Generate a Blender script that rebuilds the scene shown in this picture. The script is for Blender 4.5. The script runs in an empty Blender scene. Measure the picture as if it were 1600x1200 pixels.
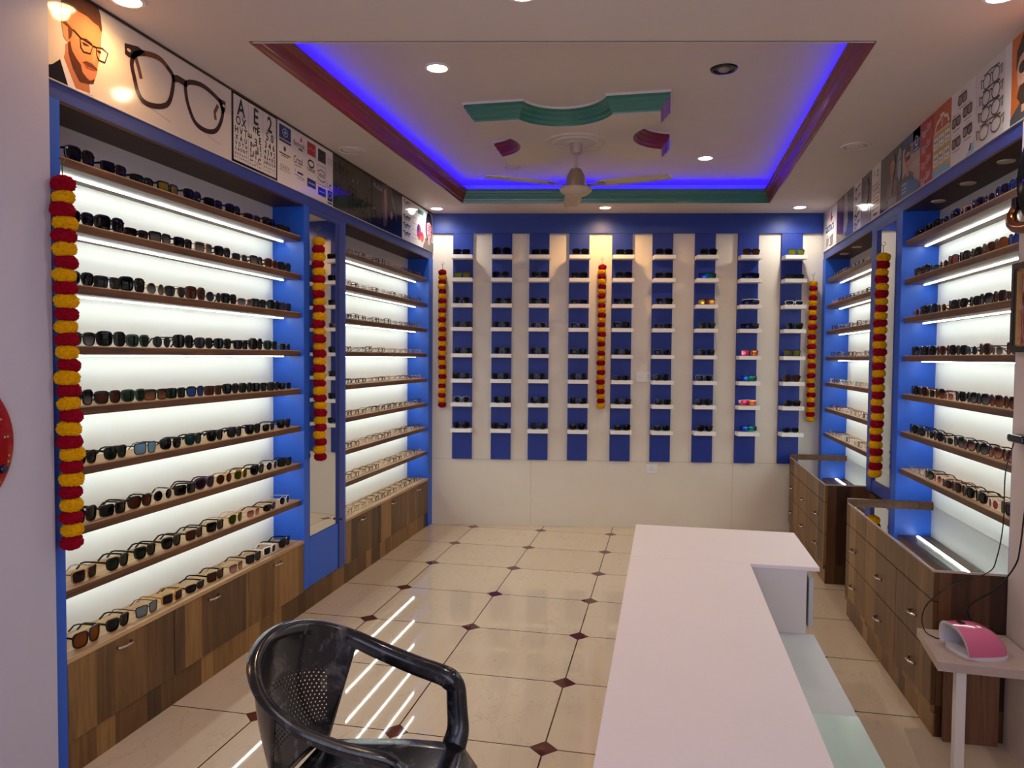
import bpy, bmesh, math, random
from mathutils import Vector, Matrix
random.seed(7)
PI = math.pi
S = bpy.context.scene
COL = S.collection

# ------------------------------------------------------------------ colour / materials
def lin(c):
    return tuple(((v/255)/12.92 if v/255 <= .04045 else ((v/255+.055)/1.055)**2.4) for v in c)

class NT:
    def __init__(s, name):
        s.m = bpy.data.materials.new(name); s.m.use_nodes = True
        s.t = s.m.node_tree; s.n = s.t.nodes; s.n.clear()
        s.out = s.n.new('ShaderNodeOutputMaterial')
    def node(s, typ, **kw):
        nd = s.n.new(typ)
        for k, v in kw.items(): setattr(nd, k, v)
        return nd
    def link(s, a, b): s.t.links.new(a, b)
    def put(s, sock, v):
        if hasattr(v, 'is_output'): s.link(v, sock)
        else: sock.default_value = v
    def math(s, op, a, b=None, c=None):
        nd = s.node('ShaderNodeMath', operation=op)
        s.put(nd.inputs[0], a)
        if b is not None: s.put(nd.inputs[1], b)
        if c is not None: s.put(nd.inputs[2], c)
        return nd.outputs[0]
    def pos(s):
        g = s.node('ShaderNodeNewGeometry'); x = s.node('ShaderNodeSeparateXYZ'); s.link(g.outputs['Position'], x.inputs[0])
        return x.outputs
    def obj(s):
        g = s.node('ShaderNodeTexCoord'); x = s.node('ShaderNodeSeparateXYZ'); s.link(g.outputs['Object'], x.inputs[0])
        return x.outputs
    def vec(s, x, y, z):
        c = s.node('ShaderNodeCombineXYZ'); s.put(c.inputs[0], x); s.put(c.inputs[1], y); s.put(c.inputs[2], z); return c.outputs[0]
    def noise(s, vec, scale=5, detail=3, rough=.5, dist=0):
        nd = s.node('ShaderNodeTexNoise')
        if vec is not None: s.link(vec, nd.inputs['Vector'])
        nd.inputs['Scale'].default_value = scale; nd.inputs['Detail'].default_value = detail
        nd.inputs['Roughness'].default_value = rough; nd.inputs['Distortion'].default_value = dist
        return nd.outputs[0]
    def mix(s, f, a, b, blend='MIX'):
        nd = s.node('ShaderNodeMix', data_type='RGBA', blend_type=blend)
        s.put(nd.inputs[0], f)
        s.put(nd.inputs[6], a if hasattr(a, 'is_output') else (*a, 1)); s.put(nd.inputs[7], b if hasattr(b, 'is_output') else (*b, 1))
        return nd.outputs[2]
    def ramp(s, f, stops):
        nd = s.node('ShaderNodeValToRGB'); s.put(nd.inputs[0], f)
        e = nd.color_ramp.elements
        while len(e) < len(stops): e.new(.5)
        for el, (p, c) in zip(e, stops): el.position = p; el.color = (*c, 1)
        return nd.outputs[0]
    def bsdf(s, color, rough=.5, metal=0, spec=.5, coat=0, bump=None, bstr=.1):
        b = s.node('ShaderNodeBsdfPrincipled')
        s.put(b.inputs['Base Color'], color if hasattr(color, 'is_output') else (*color, 1))
        s.put(b.inputs['Roughness'], rough); b.inputs['Metallic'].default_value = metal
        b.inputs['Specular IOR Level'].default_value = spec; b.inputs['Coat Weight'].default_value = coat
        b.inputs['Coat Roughness'].default_value = .05
        if bump is not None:
            bp = s.node('ShaderNodeBump'); bp.inputs['Strength'].default_value = bstr; bp.inputs['Distance'].default_value = .01
            s.link(bump, bp.inputs['Height']); s.link(bp.outputs[0], b.inputs['Normal'])
        s.link(b.outputs[0], s.out.inputs[0]); return b

def paint(name, rgb, rough=.45, metal=0, var=.06, spec=.5, coat=0, scale=6):
    n = NT(name); c = lin(rgb)
    f = n.noise(None, scale, 3)
    tc = n.node('ShaderNodeTexCoord'); n.link(tc.outputs['Object'], f.node.inputs['Vector'])
    col = n.mix(f, tuple(max(0, v*(1-var)) for v in c), tuple(min(1, v*(1+var)) for v in c))
    n.bsdf(col, rough, metal, spec, coat); return n.m

def emit(name, rgb, strength):
    n = NT(name); e = n.node('ShaderNodeEmission'); e.inputs[0].default_value = (*rgb, 1); e.inputs[1].default_value = strength
    n.link(e.outputs[0], n.out.inputs[0]); return n.m

def glassy(name, tint=(1, 1, 1), refl=1.0, rough=.01):
    n = NT(name); t = n.node('ShaderNodeBsdfTransparent'); t.inputs[0].default_value = (*tint, 1)
    g = n.node('ShaderNodeBsdfGlossy'); g.inputs['Roughness'].default_value = rough; g.inputs[0].default_value = (1, 1, 1, 1)
    lw = n.node('ShaderNodeLayerWeight'); lw.inputs[0].default_value = .5
    f = n.math('MULTIPLY', n.math('ADD', n.math('MULTIPLY', n.math('POWER', lw.outputs['Facing'], 4.0), .9), .04), refl)
    f = n.math('MINIMUM', f, 1.0)
    mx = n.node('ShaderNodeMixShader'); n.link(f, mx.inputs[0]); n.link(t.outputs[0], mx.inputs[1]); n.link(g.outputs[0], mx.inputs[2])
    n.link(mx.outputs[0], n.out.inputs[0]); return n.m

def lens_mat(name, rgb, see=.3, mirror=0.0, rgb2=None):
    """sunglass lens: tinted body that lets some light through; rgb2 is the lower end of a graduated tint"""
    n = NT(name); c = lin(rgb)
    if rgb2 is not None:
        z = n.obj()[2]
        f = n.math('MULTIPLY', z, 24.0)
        col = n.mix(n.math('MINIMUM', n.math('MAXIMUM', f, 0.0), 1.0), lin(rgb2), c)
    else:
        col = n.mix(n.noise(None, 20, 1), tuple(v*.9 for v in c), c)
    t = n.node('ShaderNodeBsdfTransparent'); n.link(col, t.inputs[0])
    b = n.node('ShaderNodeBsdfPrincipled'); n.link(col, b.inputs['Base Color']); b.inputs['Roughness'].default_value = .06
    b.inputs['Metallic'].default_value = mirror; b.inputs['Specular IOR Level'].default_value = .2
    mx = n.node('ShaderNodeMixShader'); mx.inputs[0].default_value = 1-see
    n.link(t.outputs[0], mx.inputs[1]); n.link(b.outputs[0], mx.inputs[2]); n.link(mx.outputs[0], n.out.inputs[0]); return n.m

def rainbow_mat(name, stops):
    n = NT(name); x = n.obj()[0]
    f = n.math('ADD', n.math('MULTIPLY', x, 7.0), .5)
    f = n.math('ADD', f, n.math('MULTIPLY', n.noise(None, 6, 1), .15))
    col = n.ramp(f, [(p, lin(c)) for p, c in stops])
    n.bsdf(col, .08, .75, .6); return n.m

def planks(name, axis, w, dark, mid, light, horiz=False, rough=.38):
    """laminate printed like boards of walnut and ash of uneven width"""
    n = NT(name); p = n.pos()
    along = p[2] if not horiz else p[axis]
    c = p[axis] if not horiz else p[2]
    oth = p[1-axis]
    c = n.math('ADD', c, n.math('MULTIPLY', oth, .83))
    c = n.math('ADD', c, n.math('MULTIPLY', n.math('SINE', n.math('MULTIPLY', c, 19.0)), w*.22))
    idx = n.math('FLOOR', n.math('DIVIDE', c, w))
    row = n.math('FLOOR', n.math('DIVIDE', n.math('ADD', along, .43), .56))
    wn = n.node('ShaderNodeTexWhiteNoise', noise_dimensions='2D'); n.link(n.vec(idx, row, 0), wn.inputs['Vector'])
    g = n.noise(n.vec(n.math('MULTIPLY', c, 34.0), n.math('MULTIPLY', along, 2.2), n.math('MULTIPLY', wn.outputs[0], 40.0)), 1, 4, .6, .6)
    f = n.math('ADD', n.math('MULTIPLY', wn.outputs[0], .72), n.math('MULTIPLY', n.math('SUBTRACT', g, .5), .85))
    f = n.math('ADD', f, .12)
    col = n.ramp(f, [(0, lin(dark)), (.45, lin(mid)), (1, lin(light))])
    n.bsdf(col, rough, 0, .4); return n.m

def grain(name, axis, dark, light, rough=.45, fine=45.):
    n = NT(name); p = n.pos()
    cs = [n.math('MULTIPLY', p[i], 2.5 if i == axis else fine) for i in range(3)]
    g = n.noise(n.vec(*cs), 1, 4, .6, .8)
    col = n.ramp(g, [(.3, lin(dark)), (.7, lin(light))])
    n.bsdf(col, rough, 0, .4); return n.m

M = {}
M['blue'] = paint('blue_paint_lit', (24, 88, 200), .42, var=.05)  # bay blue, with the glow of the strips put into a brighter colour
M['blue_unlit'] = paint('blue_paint_unlit', (46, 64, 142), .42, var=.05)  # same blue away from the strips, its shade put into a duller colour
M['blue_beam'] = paint('blue_beam_paint', (26, 56, 142), .42, var=.05)
M['blue_panel'] = paint('blue_wall_panel', (8, 42, 134), .5, var=.04)
M['white_lam'] = paint('white_laminate', (228, 222, 214), .4, var=.02)
M['back_white'] = paint('bay_white_laminate', (238, 238, 232), .5, var=.01)
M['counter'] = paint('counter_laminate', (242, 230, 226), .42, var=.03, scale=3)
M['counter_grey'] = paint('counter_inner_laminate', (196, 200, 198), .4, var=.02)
M['shelf_white'] = paint('white_shelf', (244, 240, 232), .4, var=.02)
M['ceil'] = paint('ceiling_paint', (208, 198, 192), .6, var=.02)
M['wall_cool'] = paint('entrance_wall_paint', (188, 184, 200), .55, var=.02)
M['wall_warm'] = paint('side_wall_paint', (208, 190, 180), .55, var=.03)
M['black'] = paint('black_plastic', (8, 8, 9), .2, spec=.4)
M['black_matt'] = paint('black_matt', (16, 16, 18), .5)
M['grey_metal'] = paint('grey_metal', (120, 120, 124), .3, .9)
M['chrome'] = paint('chrome', (210, 205, 200), .15, 1)
M['gold'] = paint('gold_wire', (200, 160, 96), .25, .9)
M['brass'] = paint('brass', (120, 70, 36), .2, .9)
M['tort'] = paint('tortoise', (92, 48, 22), .25, var=.6, scale=60)
M['white_pl'] = paint('white_plastic', (232, 230, 228), .3)
M['clear_pl'] = glassy('clear_plastic', (.93, .92, .9), 1.6, .05)
M['rose_pl'] = paint('rose_plastic', (190, 130, 120), .3)
M['green_pl'] = paint('green_plastic', (20, 60, 44), .3)
M['teal_pl'] = paint('teal_plastic', (120, 180, 178), .3)
M['purple_pl'] = paint('purple_plastic', (52, 28, 60), .3)
M['navy_pl'] = paint('navy_plastic', (24, 34, 84), .25)
M['brown_pl'] = paint('brown_plastic', (70, 36, 22), .25)
M['red_mould'] = paint('maroon_gloss', (122, 22, 12), .36, var=.12, coat=.15)
M['green_mould'] = paint('bottle_green_gloss', (44, 118, 100), .3, var=.06, coat=.4)
M['fan'] = paint('cream_fan_paint', (186, 172, 150), .35)
M['fan_brown'] = paint('taupe_fan_paint', (150, 128, 108), .35, .2)
M['pom_red'] = paint('crimson_yarn', (138, 3, 30), .9, var=.25, spec=.1, scale=90)
M['pom_yel'] = paint('marigold_yarn', (214, 156, 6), .9, var=.2, spec=.1, scale=90)
M['cord'] = paint('string', (60, 80, 40), .8)
M['pink'] = paint('pink_gloss', (214, 104, 140), .16, coat=.6, var=.02)
M['lamp_white'] = paint('nail_lamp_white', (216, 210, 212), .3)
M['ply'] = grain('plywood', 2, (100, 66, 46), (140, 98, 70))
M['table_lam'] = paint('mottled_laminate', (184, 164, 152), .4, var=.12, scale=18)
M['shelf_wood'] = grain('walnut_shelf', 1, (60, 36, 19), (112, 74, 43))
M['shelf_top'] = grain('lit_pale_wood', 1, (150, 112, 74), (196, 162, 118))  # pale cabinet top wood; on shelf tops the paleness is painted-in light
M['soffit'] = grain('dark_walnut', 1, (38, 22, 12), (62, 38, 22))
M['cab'] = planks('cabinet_boards', 1, .13, (40, 23, 9), (100, 68, 32), (160, 120, 68))
M['cab_end'] = planks('cabinet_end_boards', 0, .09, (40, 22, 11), (76, 48, 26), (112, 76, 44))
M['mirror'] = paint('mirror_silver', (226, 228, 228), .015, 1, var=0)
M['glass'] = glassy('counter_glass', (.9, .95, .95), 2.4)
M['pane'] = glassy('thin_glass', (.97, .98, .98), .9)
M['glass_green'] = paint('green_edge_glass', (196, 220, 206), .15)
M['lens_off'] = paint('lamp_glass', (150, 140, 128), .2, .3)
M['led'] = emit('led_strip', (.90, 1, .97), 17)
M['led_blue'] = emit('blue_led', (.016, .002, 1), 15)
M['lamp_warm'] = emit('lamp_warm', (1, .72, .36), 22)
M['lamp_cool'] = emit('lamp_cool', (1, .97, .9), 22)

# floor: pale marble tiles with clipped corners and small brown inset squares
def floor_mat():
    n = NT('marble_tiles'); p = n.pos()
    def frac(v, o, pitch):
        q = n.math('DIVIDE', n.math('SUBTRACT', v, o), pitch)
        fl = n.math('FLOOR', n.math('ADD', q, .5))
        return n.math('MULTIPLY', n.math('ABSOLUTE', n.math('SUBTRACT', q, fl)), pitch), n.math('FLOOR', q)
    dx, ix = frac(p[0], -1.071, .622); dy, iy = frac(p[1], 4.672, .608)
    dia = n.math('LESS_THAN', n.math('ADD', dx, dy), .056)
    grout = n.math('LESS_THAN', n.math('MINIMUM', dx, dy), .0032)
    edge = n.math('LESS_THAN', n.math('ABSOLUTE', n.math('SUBTRACT', n.math('ADD', dx, dy), .056)), .0035)
    grout = n.math('MULTIPLY', n.math('MAXIMUM', grout, edge), n.math('SUBTRACT', 1.0, n.math('MULTIPLY', dia, n.math('SUBTRACT', 1.0, edge))))
    wn = n.node('ShaderNodeTexWhiteNoise', noise_dimensions='2D'); n.link(n.vec(ix, iy, 0), wn.inputs['Vector'])
    v = n.noise(n.vec(n.math('MULTIPLY', p[0], 2.2), n.math('MULTIPLY', p[1], 1.1), n.math('MULTIPLY', wn.outputs[0], 30.0)), 2.2, 5, .62, 1.2)
    vein = n.math('LESS_THAN', n.math('ABSOLUTE', n.math('SUBTRACT', v, .56)), .006)
    f2 = n.noise(n.vec(n.math('MULTIPLY', p[0], 40.0), n.math('MULTIPLY', p[1], 3.0), wn.outputs[0]), 1, 2)
    base = n.mix(n.math('ADD', n.math('MULTIPLY', wn.outputs[0], .5), n.math('MULTIPLY', f2, .5)), lin((206, 186, 158)), lin((222, 204, 178)))
    base = n.mix(n.math('MULTIPLY', vein, .22), base, lin((150, 120, 96)))
    col = n.mix(dia, base, lin((92, 44, 34)))
    col = n.mix(grout, col, lin((62, 40, 34)))
    n.bsdf(col, .035, 0, .38); return n.m
M['floor'] = floor_mat()

def backwall_mat():
    n = NT('back_wall_laminate'); p = n.obj()
    def near(a, v, w): return n.math('LESS_THAN', n.math('ABSOLUTE', n.math('SUBTRACT', a, v)), w)
    hz = near(p[2], .607, .0016)
    vt = n.math('MULTIPLY', n.math('MAXIMUM', near(p[0], .912, .0014), near(p[0], 2.74, .0014)), n.math('LESS_THAN', p[2], .607))
    sm = n.noise(n.vec(n.math('MULTIPLY', p[0], 9.0), n.math('MULTIPLY', p[2], 4.0), 0), 1.5, 4, .6, 1)
    scuff = n.math('GREATER_THAN', sm, .71)
    c = n.mix(n.noise(n.vec(p[0], p[2], 0), 3, 2), lin((222, 212, 194)), lin((232, 222, 206)))
    c = n.mix(n.math('MULTIPLY', scuff, .12), c, lin((150, 140, 130)))
    c = n.mix(n.math('MULTIPLY', n.math('MAXIMUM', hz, vt), .6), c, lin((130, 116, 104)))
    n.bsdf(c, .4, 0, .45); return n.m
M['backwall'] = backwall_mat()

def chair_mat(holes):
    n = NT('chair_marbled_plastic_' + ('pierced' if holes else 'plain'))
    tc = n.node('ShaderNodeTexCoord')
    v = n.noise(tc.outputs['Object'], 7, 4, .6, 2.5)
    col = n.ramp(v, [(.42, (.005, .005, .006)), (.56, (.016, .016, .02)), (.68, (.10, .09, .093))])
    b = n.bsdf(col, .17, 0, .45, .18)
    if holes:
        uv = n.node('ShaderNodeUVMap'); x = n.node('ShaderNodeSeparateXYZ'); n.link(uv.outputs[0], x.inputs[0])
        u, w = x.outputs[0], x.outputs[1]
        cell = .011
        row = n.math('FLOOR', n.math('DIVIDE', w, cell))
        us = n.math('ADD', u, n.math('MULTIPLY', n.math('MODULO', row, 2.0), cell*.5))
        fu = n.math('SUBTRACT', n.math('FRACT', n.math('DIVIDE', us, cell)), .5); fw = n.math('SUBTRACT', n.math('FRACT', n.math('DIVIDE', w, cell)), .5)
        d = n.math('SQRT', n.math('ADD', n.math('MULTIPLY', fu, fu), n.math('MULTIPLY', fw, fw)))
        hole = n.math('LESS_THAN', d, .23)
        ins = n.math('MULTIPLY', n.math('MULTIPLY', n.math('LESS_THAN', n.math('ABSOLUTE', u), .15), n.math('GREATER_THAN', w, .07)), n.math('LESS_THAN', w, .225))
        em = n.math('ADD', n.math('MULTIPLY', u, u), n.math('POWER', n.math('SUBTRACT', w, .15), 2.0))
        ins = n.math('MULTIPLY', ins, n.math('GREATER_THAN', em, .0022))
        f = n.math('MULTIPLY', hole, ins)
        t = n.node('ShaderNodeBsdfTransparent'); mx = n.node('ShaderNodeMixShader')
        n.link(f, mx.inputs[0]); n.link(b.outputs[0], mx.inputs[1]); n.link(t.outputs[0], mx.inputs[2]); n.link(mx.outputs[0], n.out.inputs[0])
    return n.m
M['chair'] = chair_mat(False); M['chair_holes'] = chair_mat(True)

FLAT = {}
def flat(rgb, rough=.3):
    k = tuple(rgb)
    if k not in FLAT: FLAT[k] = paint('print_%d_%d_%d' % k, rgb, rough*.3, var=.03)
    return FLAT[k]

# ------------------------------------------------------------------ mesh builder
class MB:
    def __init__(s): s.v = []; s.f = []; s.mi = []; s.mats = []; s.uv = None; s.smooth = False
    def mat(s, m):
        if m not in s.mats: s.mats.append(m)
        return s.mats.index(m)
    def face(s, idx, m=None): s.f.append(tuple(idx)); s.mi.append(s.mat(m) if m else 0)
    def quadpts(s, pts, m=None):
        i = len(s.v); s.v += [tuple(p) for p in pts]; s.face(range(i, i+len(pts)), m)
    def box(s, x0, x1, y0, y1, z0, z1, m=None, bev=0, T=None):
        b = bev
        i = len(s.v)
        if b <= 0:
            pts = [(x, y, z) for z in (z0, z1) for y in (y0, y1) for x in (x0, x1)]
            fs = [(0, 2, 3, 1), (4, 5, 7, 6), (0, 1, 5, 4), (2, 6, 7, 3), (0, 4, 6, 2), (1, 3, 7, 5)]
        else:
            bm = bmesh.new(); bmesh.ops.create_cube(bm, size=1)
            for q in bm.verts: q.co = Vector(((x0+x1)/2+q.co.x*(x1-x0), (y0+y1)/2+q.co.y*(y1-y0), (z0+z1)/2+q.co.z*(z1-z0)))
            bmesh.ops.bevel(bm, geom=bm.edges[:], offset=b, segments=2, affect='EDGES', profile=.5)
            bm.verts.index_update()
            pts = [tuple(q.co) for q in bm.verts]; fs = [tuple(q.index for q in f.verts) for f in bm.faces]; bm.free()
        if T is not None: pts = [tuple(T @ Vector(p)) for p in pts]
        s.v += pts
        for f in fs: s.face([i+k for k in f], m)
        return s
    def prism(s, poly, ax, a, b, m=None, cap=True):
        """poly: 2-D points in the two axes other than ax (in order); extruded from a to b"""
        i = len(s.v); n = len(poly)
        def P(p, w):
            q = list(p); q.insert(ax, w); return tuple(q)
        s.v += [P(p, a) for p in poly]+[P(p, b) for p in poly]
        for k in range(n): s.face((i+k, i+(k+1) % n, i+n+(k+1) % n, i+n+k), m)
        if cap: s.face([i+k for k in range(n)][::-1], m); s.face([i+n+k for k in range(n)], m)
        return s
    def lathe(s, prof, c, n=24, m=None, ax=2, close=False):
        """prof: (radius, height) rings about axis ax through c"""
        i = len(s.v); k = len(prof)
        for r, h in prof:
            for j in range(n):
                a = 2*PI*j/n; q = [r*math.cos(a), r*math.sin(a)]; q.insert(ax, h)
                s.v.append((c[0]+q[0], c[1]+q[1], c[2]+q[2]))
        for t in range(k-1):
            for j in range(n): s.face((i+t*n+j, i+t*n+(j+1) % n, i+(t+1)*n+(j+1) % n, i+(t+1)*n+j), m)
        if prof[0][0] > 1e-6: s.face([i+j for j in range(n)][::-1], m)
        if prof[-1][0] > 1e-6: s.face([i+(k-1)*n+j for j in range(n)], m)
        return s
    def sweep(s, pts, sec, m=None, up=(0, 0, 1), caps=True, closed=False, scale=None):
        """sec: 2-D section (side, up) swept along pts"""
        i = len(s.v); pts = [Vector(p) for p in pts]; n = len(pts); k = len(sec); up = Vector(up)
        for j, p in enumerate(pts):
            if closed: t = pts[(j+1) % n]-pts[j-1]
            else: t = pts[min(j+1, n-1)]-pts[max(j-1, 0)]
            t.normalize(); sd = t.cross(up)
            if sd.length < 1e-4: sd = t.cross(Vector((1, 0, 0)))
            sd.normalize(); u = sd.cross(t).normalized(); q = scale[j] if scale else 1
            for a, b in sec: s.v.append(tuple(p+sd*a*q+u*b*q))
        for j in range(n if closed else n-1):
            for e in range(k):
                j2 = (j+1) % n
                s.face((i+j*k+e, i+j*k+(e+1) % k, i+j2*k+(e+1) % k, i+j2*k+e), m)
        if caps and not closed: s.face([i+e for e in range(k)][::-1], m); s.face([i+(n-1)*k+e for e in range(k)], m)
        return s
    def tube(s, pts, r, m=None, n=8, **kw): return s.sweep(pts, [(r*math.cos(2*PI*j/n), r*math.sin(2*PI*j/n)) for j in range(n)], m, **kw)
    def grid(s, rows, m=None, closed=False, mat_fn=None):
        i = len(s.v); n = len(rows); k = len(rows[0])
        for r in rows: s.v += [tuple(p) for p in r]
        for a in range(n-1):
            for b in range(k if closed else k-1):
                b2 = (b+1) % k
                s.face((i+a*k+b, i+a*k+b2, i+(a+1)*k+b2, i+(a+1)*k+b), mat_fn(a, b) if mat_fn else m)
        return s
    def build(s, name, mat=None, parent=None, smooth=None, kind=None, solid=0):
        me = bpy.data.meshes.new(name)
        o = bpy.data.objects.new(name, me)
        off = Vector((0, 0, 0))
        if parent is not None:
            q = parent
            while q is not None: off += q.location; q = q.parent
        me.from_pydata([tuple(Vector(p)-off) for p in s.v], [], s.f)
        mats = s.mats or [mat]
        for mm in mats: me.materials.append(mm)
        if len(mats) > 1: me.polygons.foreach_set('material_index', s.mi)
        if s.uv:
            ul = me.uv_layers.new(name='UVMap')
            for l in me.loops: ul.data[l.index].uv = s.uv[l.vertex_index]
        bm = bmesh.new(); bm.from_mesh(me)
        if not s.uv: bmesh.ops.remove_doubles(bm, verts=bm.verts, dist=1e-6)
        bmesh.ops.recalc_face_normals(bm, faces=bm.faces); bm.to_mesh(me); bm.free()
        sm = s.smooth if smooth is None else smooth
        if sm:
            me.polygons.foreach_set('use_smooth', [True]*len(me.polygons))
            if sm is not True: me.set_sharp_from_angle(angle=math.radians(sm))
        COL.objects.link(o)
        if parent is not None: o.parent = parent
        if kind: o['kind'] = kind
        if solid:
            md = o.modifiers.new('thick', 'SOLIDIFY'); md.thickness = solid; md.offset = 0
        me.update(); return o

def thing(name, label, cat, loc=(0, 0, 0), rz=0, group=None):
    o = bpy.data.objects.new(name, None); o.empty_display_size = .05; COL.objects.link(o)
    o.location = loc; o.rotation_euler = (0, 0, rz); o['label'] = label; o['category'] = cat
    if group: o['group'] = group
    return o
def tag(o, label, cat, group=None):
    o['label'] = label; o['category'] = cat
    if group: o['group'] = group
    return o
def box(name, x0, x1, y0, y1, z0, z1, mat, parent=None, kind=None, bev=0):
    return MB().box(x0, x1, y0, y1, z0, z1, bev=bev).build(name, mat, parent, kind=kind, smooth=False)
ORD = 'first second third fourth fifth sixth seventh eighth ninth tenth eleventh twelfth thirteenth fourteenth fifteenth sixteenth'.split()

# ------------------------------------------------------------------ the room
XL, XR, CZ = -2.10, 1.36, 2.85
TH = math.radians(8.8); BX, BY = -2.098, 6.529               # the back wall runs 8.8 degrees off square
def BW(s, d, z): return (BX+s*math.cos(TH)+d*math.sin(TH), BY+s*math.sin(TH)-d*math.cos(TH), z)   # along, out of, up the wall

box('floor', -2.9, 2.2, -1.6, 8.0, -.08, 0, M['floor'], kind='structure')
w = MB().box(-.5, 4.2, 0, .12, 0, 3.1).build('wall_back', M['backwall'], kind='structure')
w.location = (BX, BY, 0); w.rotation_euler = (0, 0, TH)
box('wall_left', -2.6, -2.325, 2.1, 7.2, 0, 3.1, M['wall_cool'], kind='structure')
box('wall_entrance', -2.6, -2.082, -1.6, 2.193, 0, CZ, M['wall_cool'], kind='structure')
box('wall_right', XR, 1.9, -1.6, 3.285, 0, CZ, M['wall_warm'], kind='structure')
box('wall_right_recess', 1.585, 1.9, 3.285, 7.6, 0, 3.1, M['wall_warm'], kind='structure')

# false ceiling with a raised tray; the tray's edges carry moulding with a blue strip hidden above it
TR = [(-1.715, 2.832), (-1.705, 6.092), (.834, 6.506), (.823, 3.300)]
def offset_poly(poly, d):                                     # d > 0 grows
    n = len(poly); L = []
    cx = sum(p[0] for p in poly)/n; cy = sum(p[1] for p in poly)/n
    for i in range(n):
        a = Vector(poly[i]); b = Vector(poly[(i+1) % n]); t = (b-a).normalized(); nn = Vector((-t.y, t.x))
        if nn.dot(a-Vector((cx, cy))) < 0: nn = -nn
        L.append((a+nn*d, t))
    out = []
    for i in range(n):
        p, t = L[i-1]; q, u = L[i]
        cr = t.x*u.y-t.y*u.x; k = ((q-p).x*u.y-(q-p).y*u.x)/cr
        out.append(tuple(p+t*k))
    return out
ZT = 3.035
O = [(-2.7, -1.6), (-2.7, 8.0), (2.0, 8.0), (2.0, -1.6)]
cb = MB(); wall_o = offset_poly(TR, .17)
for i in range(4):
    a, b = O[i], O[(i+1) % 4]; c, d = TR[(i+1) % 4], TR[i]
    cb.quadpts([(*a, CZ), (*b, CZ), (*c, CZ), (*d, CZ)])
    e, f = wall_o[(i+1) % 4], wall_o[i]
    cb.quadpts([(*a, CZ+.02), (*b, CZ+.02), (*e, CZ+.02), (*f, CZ+.02)])
    cb.quadpts([(*e, CZ+.02), (*f, CZ+.02), (*f, ZT+.01), (*e, ZT+.01)])
    cb.quadpts([(*a, CZ), (*b, CZ), (*b, CZ+.02), (*a, CZ+.02)])
cb.build('ceiling', M['ceil'], kind='structure')
box('ceiling_tray', -2.7, 2.0, -1.6, 8.0, ZT, ZT+.08, M['ceil'], kind='structure')
prof = [(0, CZ-.004), (.010, CZ-.004), (.012, CZ+.012), (.018, CZ+.016), (.020, CZ+.03), (.030, CZ+.045), (.036, CZ+.066), (.046, CZ+.072), (.048, CZ+.088), (.056, CZ+.092), (.056, CZ+.102), (-.165, CZ+.102)]
rings = [offset_poly(TR, -d) for d, z in prof]
for i, (nm, mt) in enumerate((('trim_1', 'red_mould'), ('trim_2', 'green_mould'), ('trim_3', 'red_mould'), ('trim_4', 'ceil'))):
    m = MB()
    m.grid([[(*rings[k][i], prof[k][1]), (*rings[k][(i+1) % 4], prof[k][1])] for k in range(len(prof))])
    m.build(nm, M[mt], kind='structure', smooth=35)
led_o = offset_poly(TR, .075); led_i = offset_poly(TR, .045)
for i, nm in ((0, 'strip beside the eye charts'), (1, 'strip along the back wall'), (2, 'strip beside the red poster')):
    a, b, c, d = led_o[i], led_o[(i+1) % 4], led_i[(i+1) % 4], led_i[i]
    m = MB(); z0, z1 = CZ+.1045, CZ+.112
    m.prism([a, b, c, d], 2, z0, z1)
    o = m.build('led_strip', M['led_blue']); tag(o, 'blue glowing '+nm+' hidden on the ceiling tray ledge', 'light strip')

# plaster rose block in the tray: a square with a bite out of each side, three stepped mouldings
def rose_outline(ins, cx=-.588, cy=4.79, hx=.592, hy=.55, r=.25, out=.07):
    pts = []; tags = []
    for side in range(4):
        ax, ay = [(0, -1), (1, 0), (0, 1), (-1, 0)][side]; tx, ty = -ay, ax
        hn, ht = (hy, hx) if side in (0, 2) else (hx, hy)
        hn -= ins; ht -= ins; rr = r+ins*.9; o2 = out+ins; hw = math.sqrt(rr*rr-o2*o2)
        a0 = math.asin(o2/rr)
        seq = [(-ht, hn)]
        for k in range(15):
            a = PI-a0-(PI-2*a0)*k/14
            seq.append((rr*math.cos(a), hn+o2-rr*math.sin(a)))
        for u, n_ in seq:
            pts.append((cx+tx*u+ax*n_, cy+ty*u+ay*n_)); tags.append(side)
    return pts, tags
RB = MB()
steps = [(-.008, ZT), (-.008, ZT-.012), (.0, ZT-.012), (.0, ZT-.028), (.014, ZT-.04), (.016, ZT-.052), (.032, ZT-.064), (.034, ZT-.076), (.05, ZT-.088), (.052, ZT-.098)]
outs = [rose_outline(i)[0] for i, z in steps]; tg = rose_outline(0)[1]
wl = M['ceil']
def rm(a, b):
    if a < 2: return M['white_lam']
    return M['green_mould'] if tg[b] in (0, 2) else M['red_mould']
RB.grid([[(*p, steps[k][1]) for p in outs[k]] for k in range(len(steps))], closed=True, mat_fn=rm)
i0 = len(RB.v); RB.v += [(*p, steps[-1][1]) for p in outs[-1]]; RB.face(range(i0, len(RB.v)), wl)
RB.build('trim_5', kind='structure', smooth=35)
m = MB(); c = (-.59, 4.80, ZT-.098)
m.lathe([(.0, -.012), (.05, -.012), (.06, -.004), (.12, -.004), (.128, -.012), (.14, -.012), (.148, -.003), (.178, -.003), (.186, -.010), (.198, -.010), (.204, .002)], c, 48)
m.build('trim_6', M['ceil'], kind='structure', smooth=30)

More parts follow.
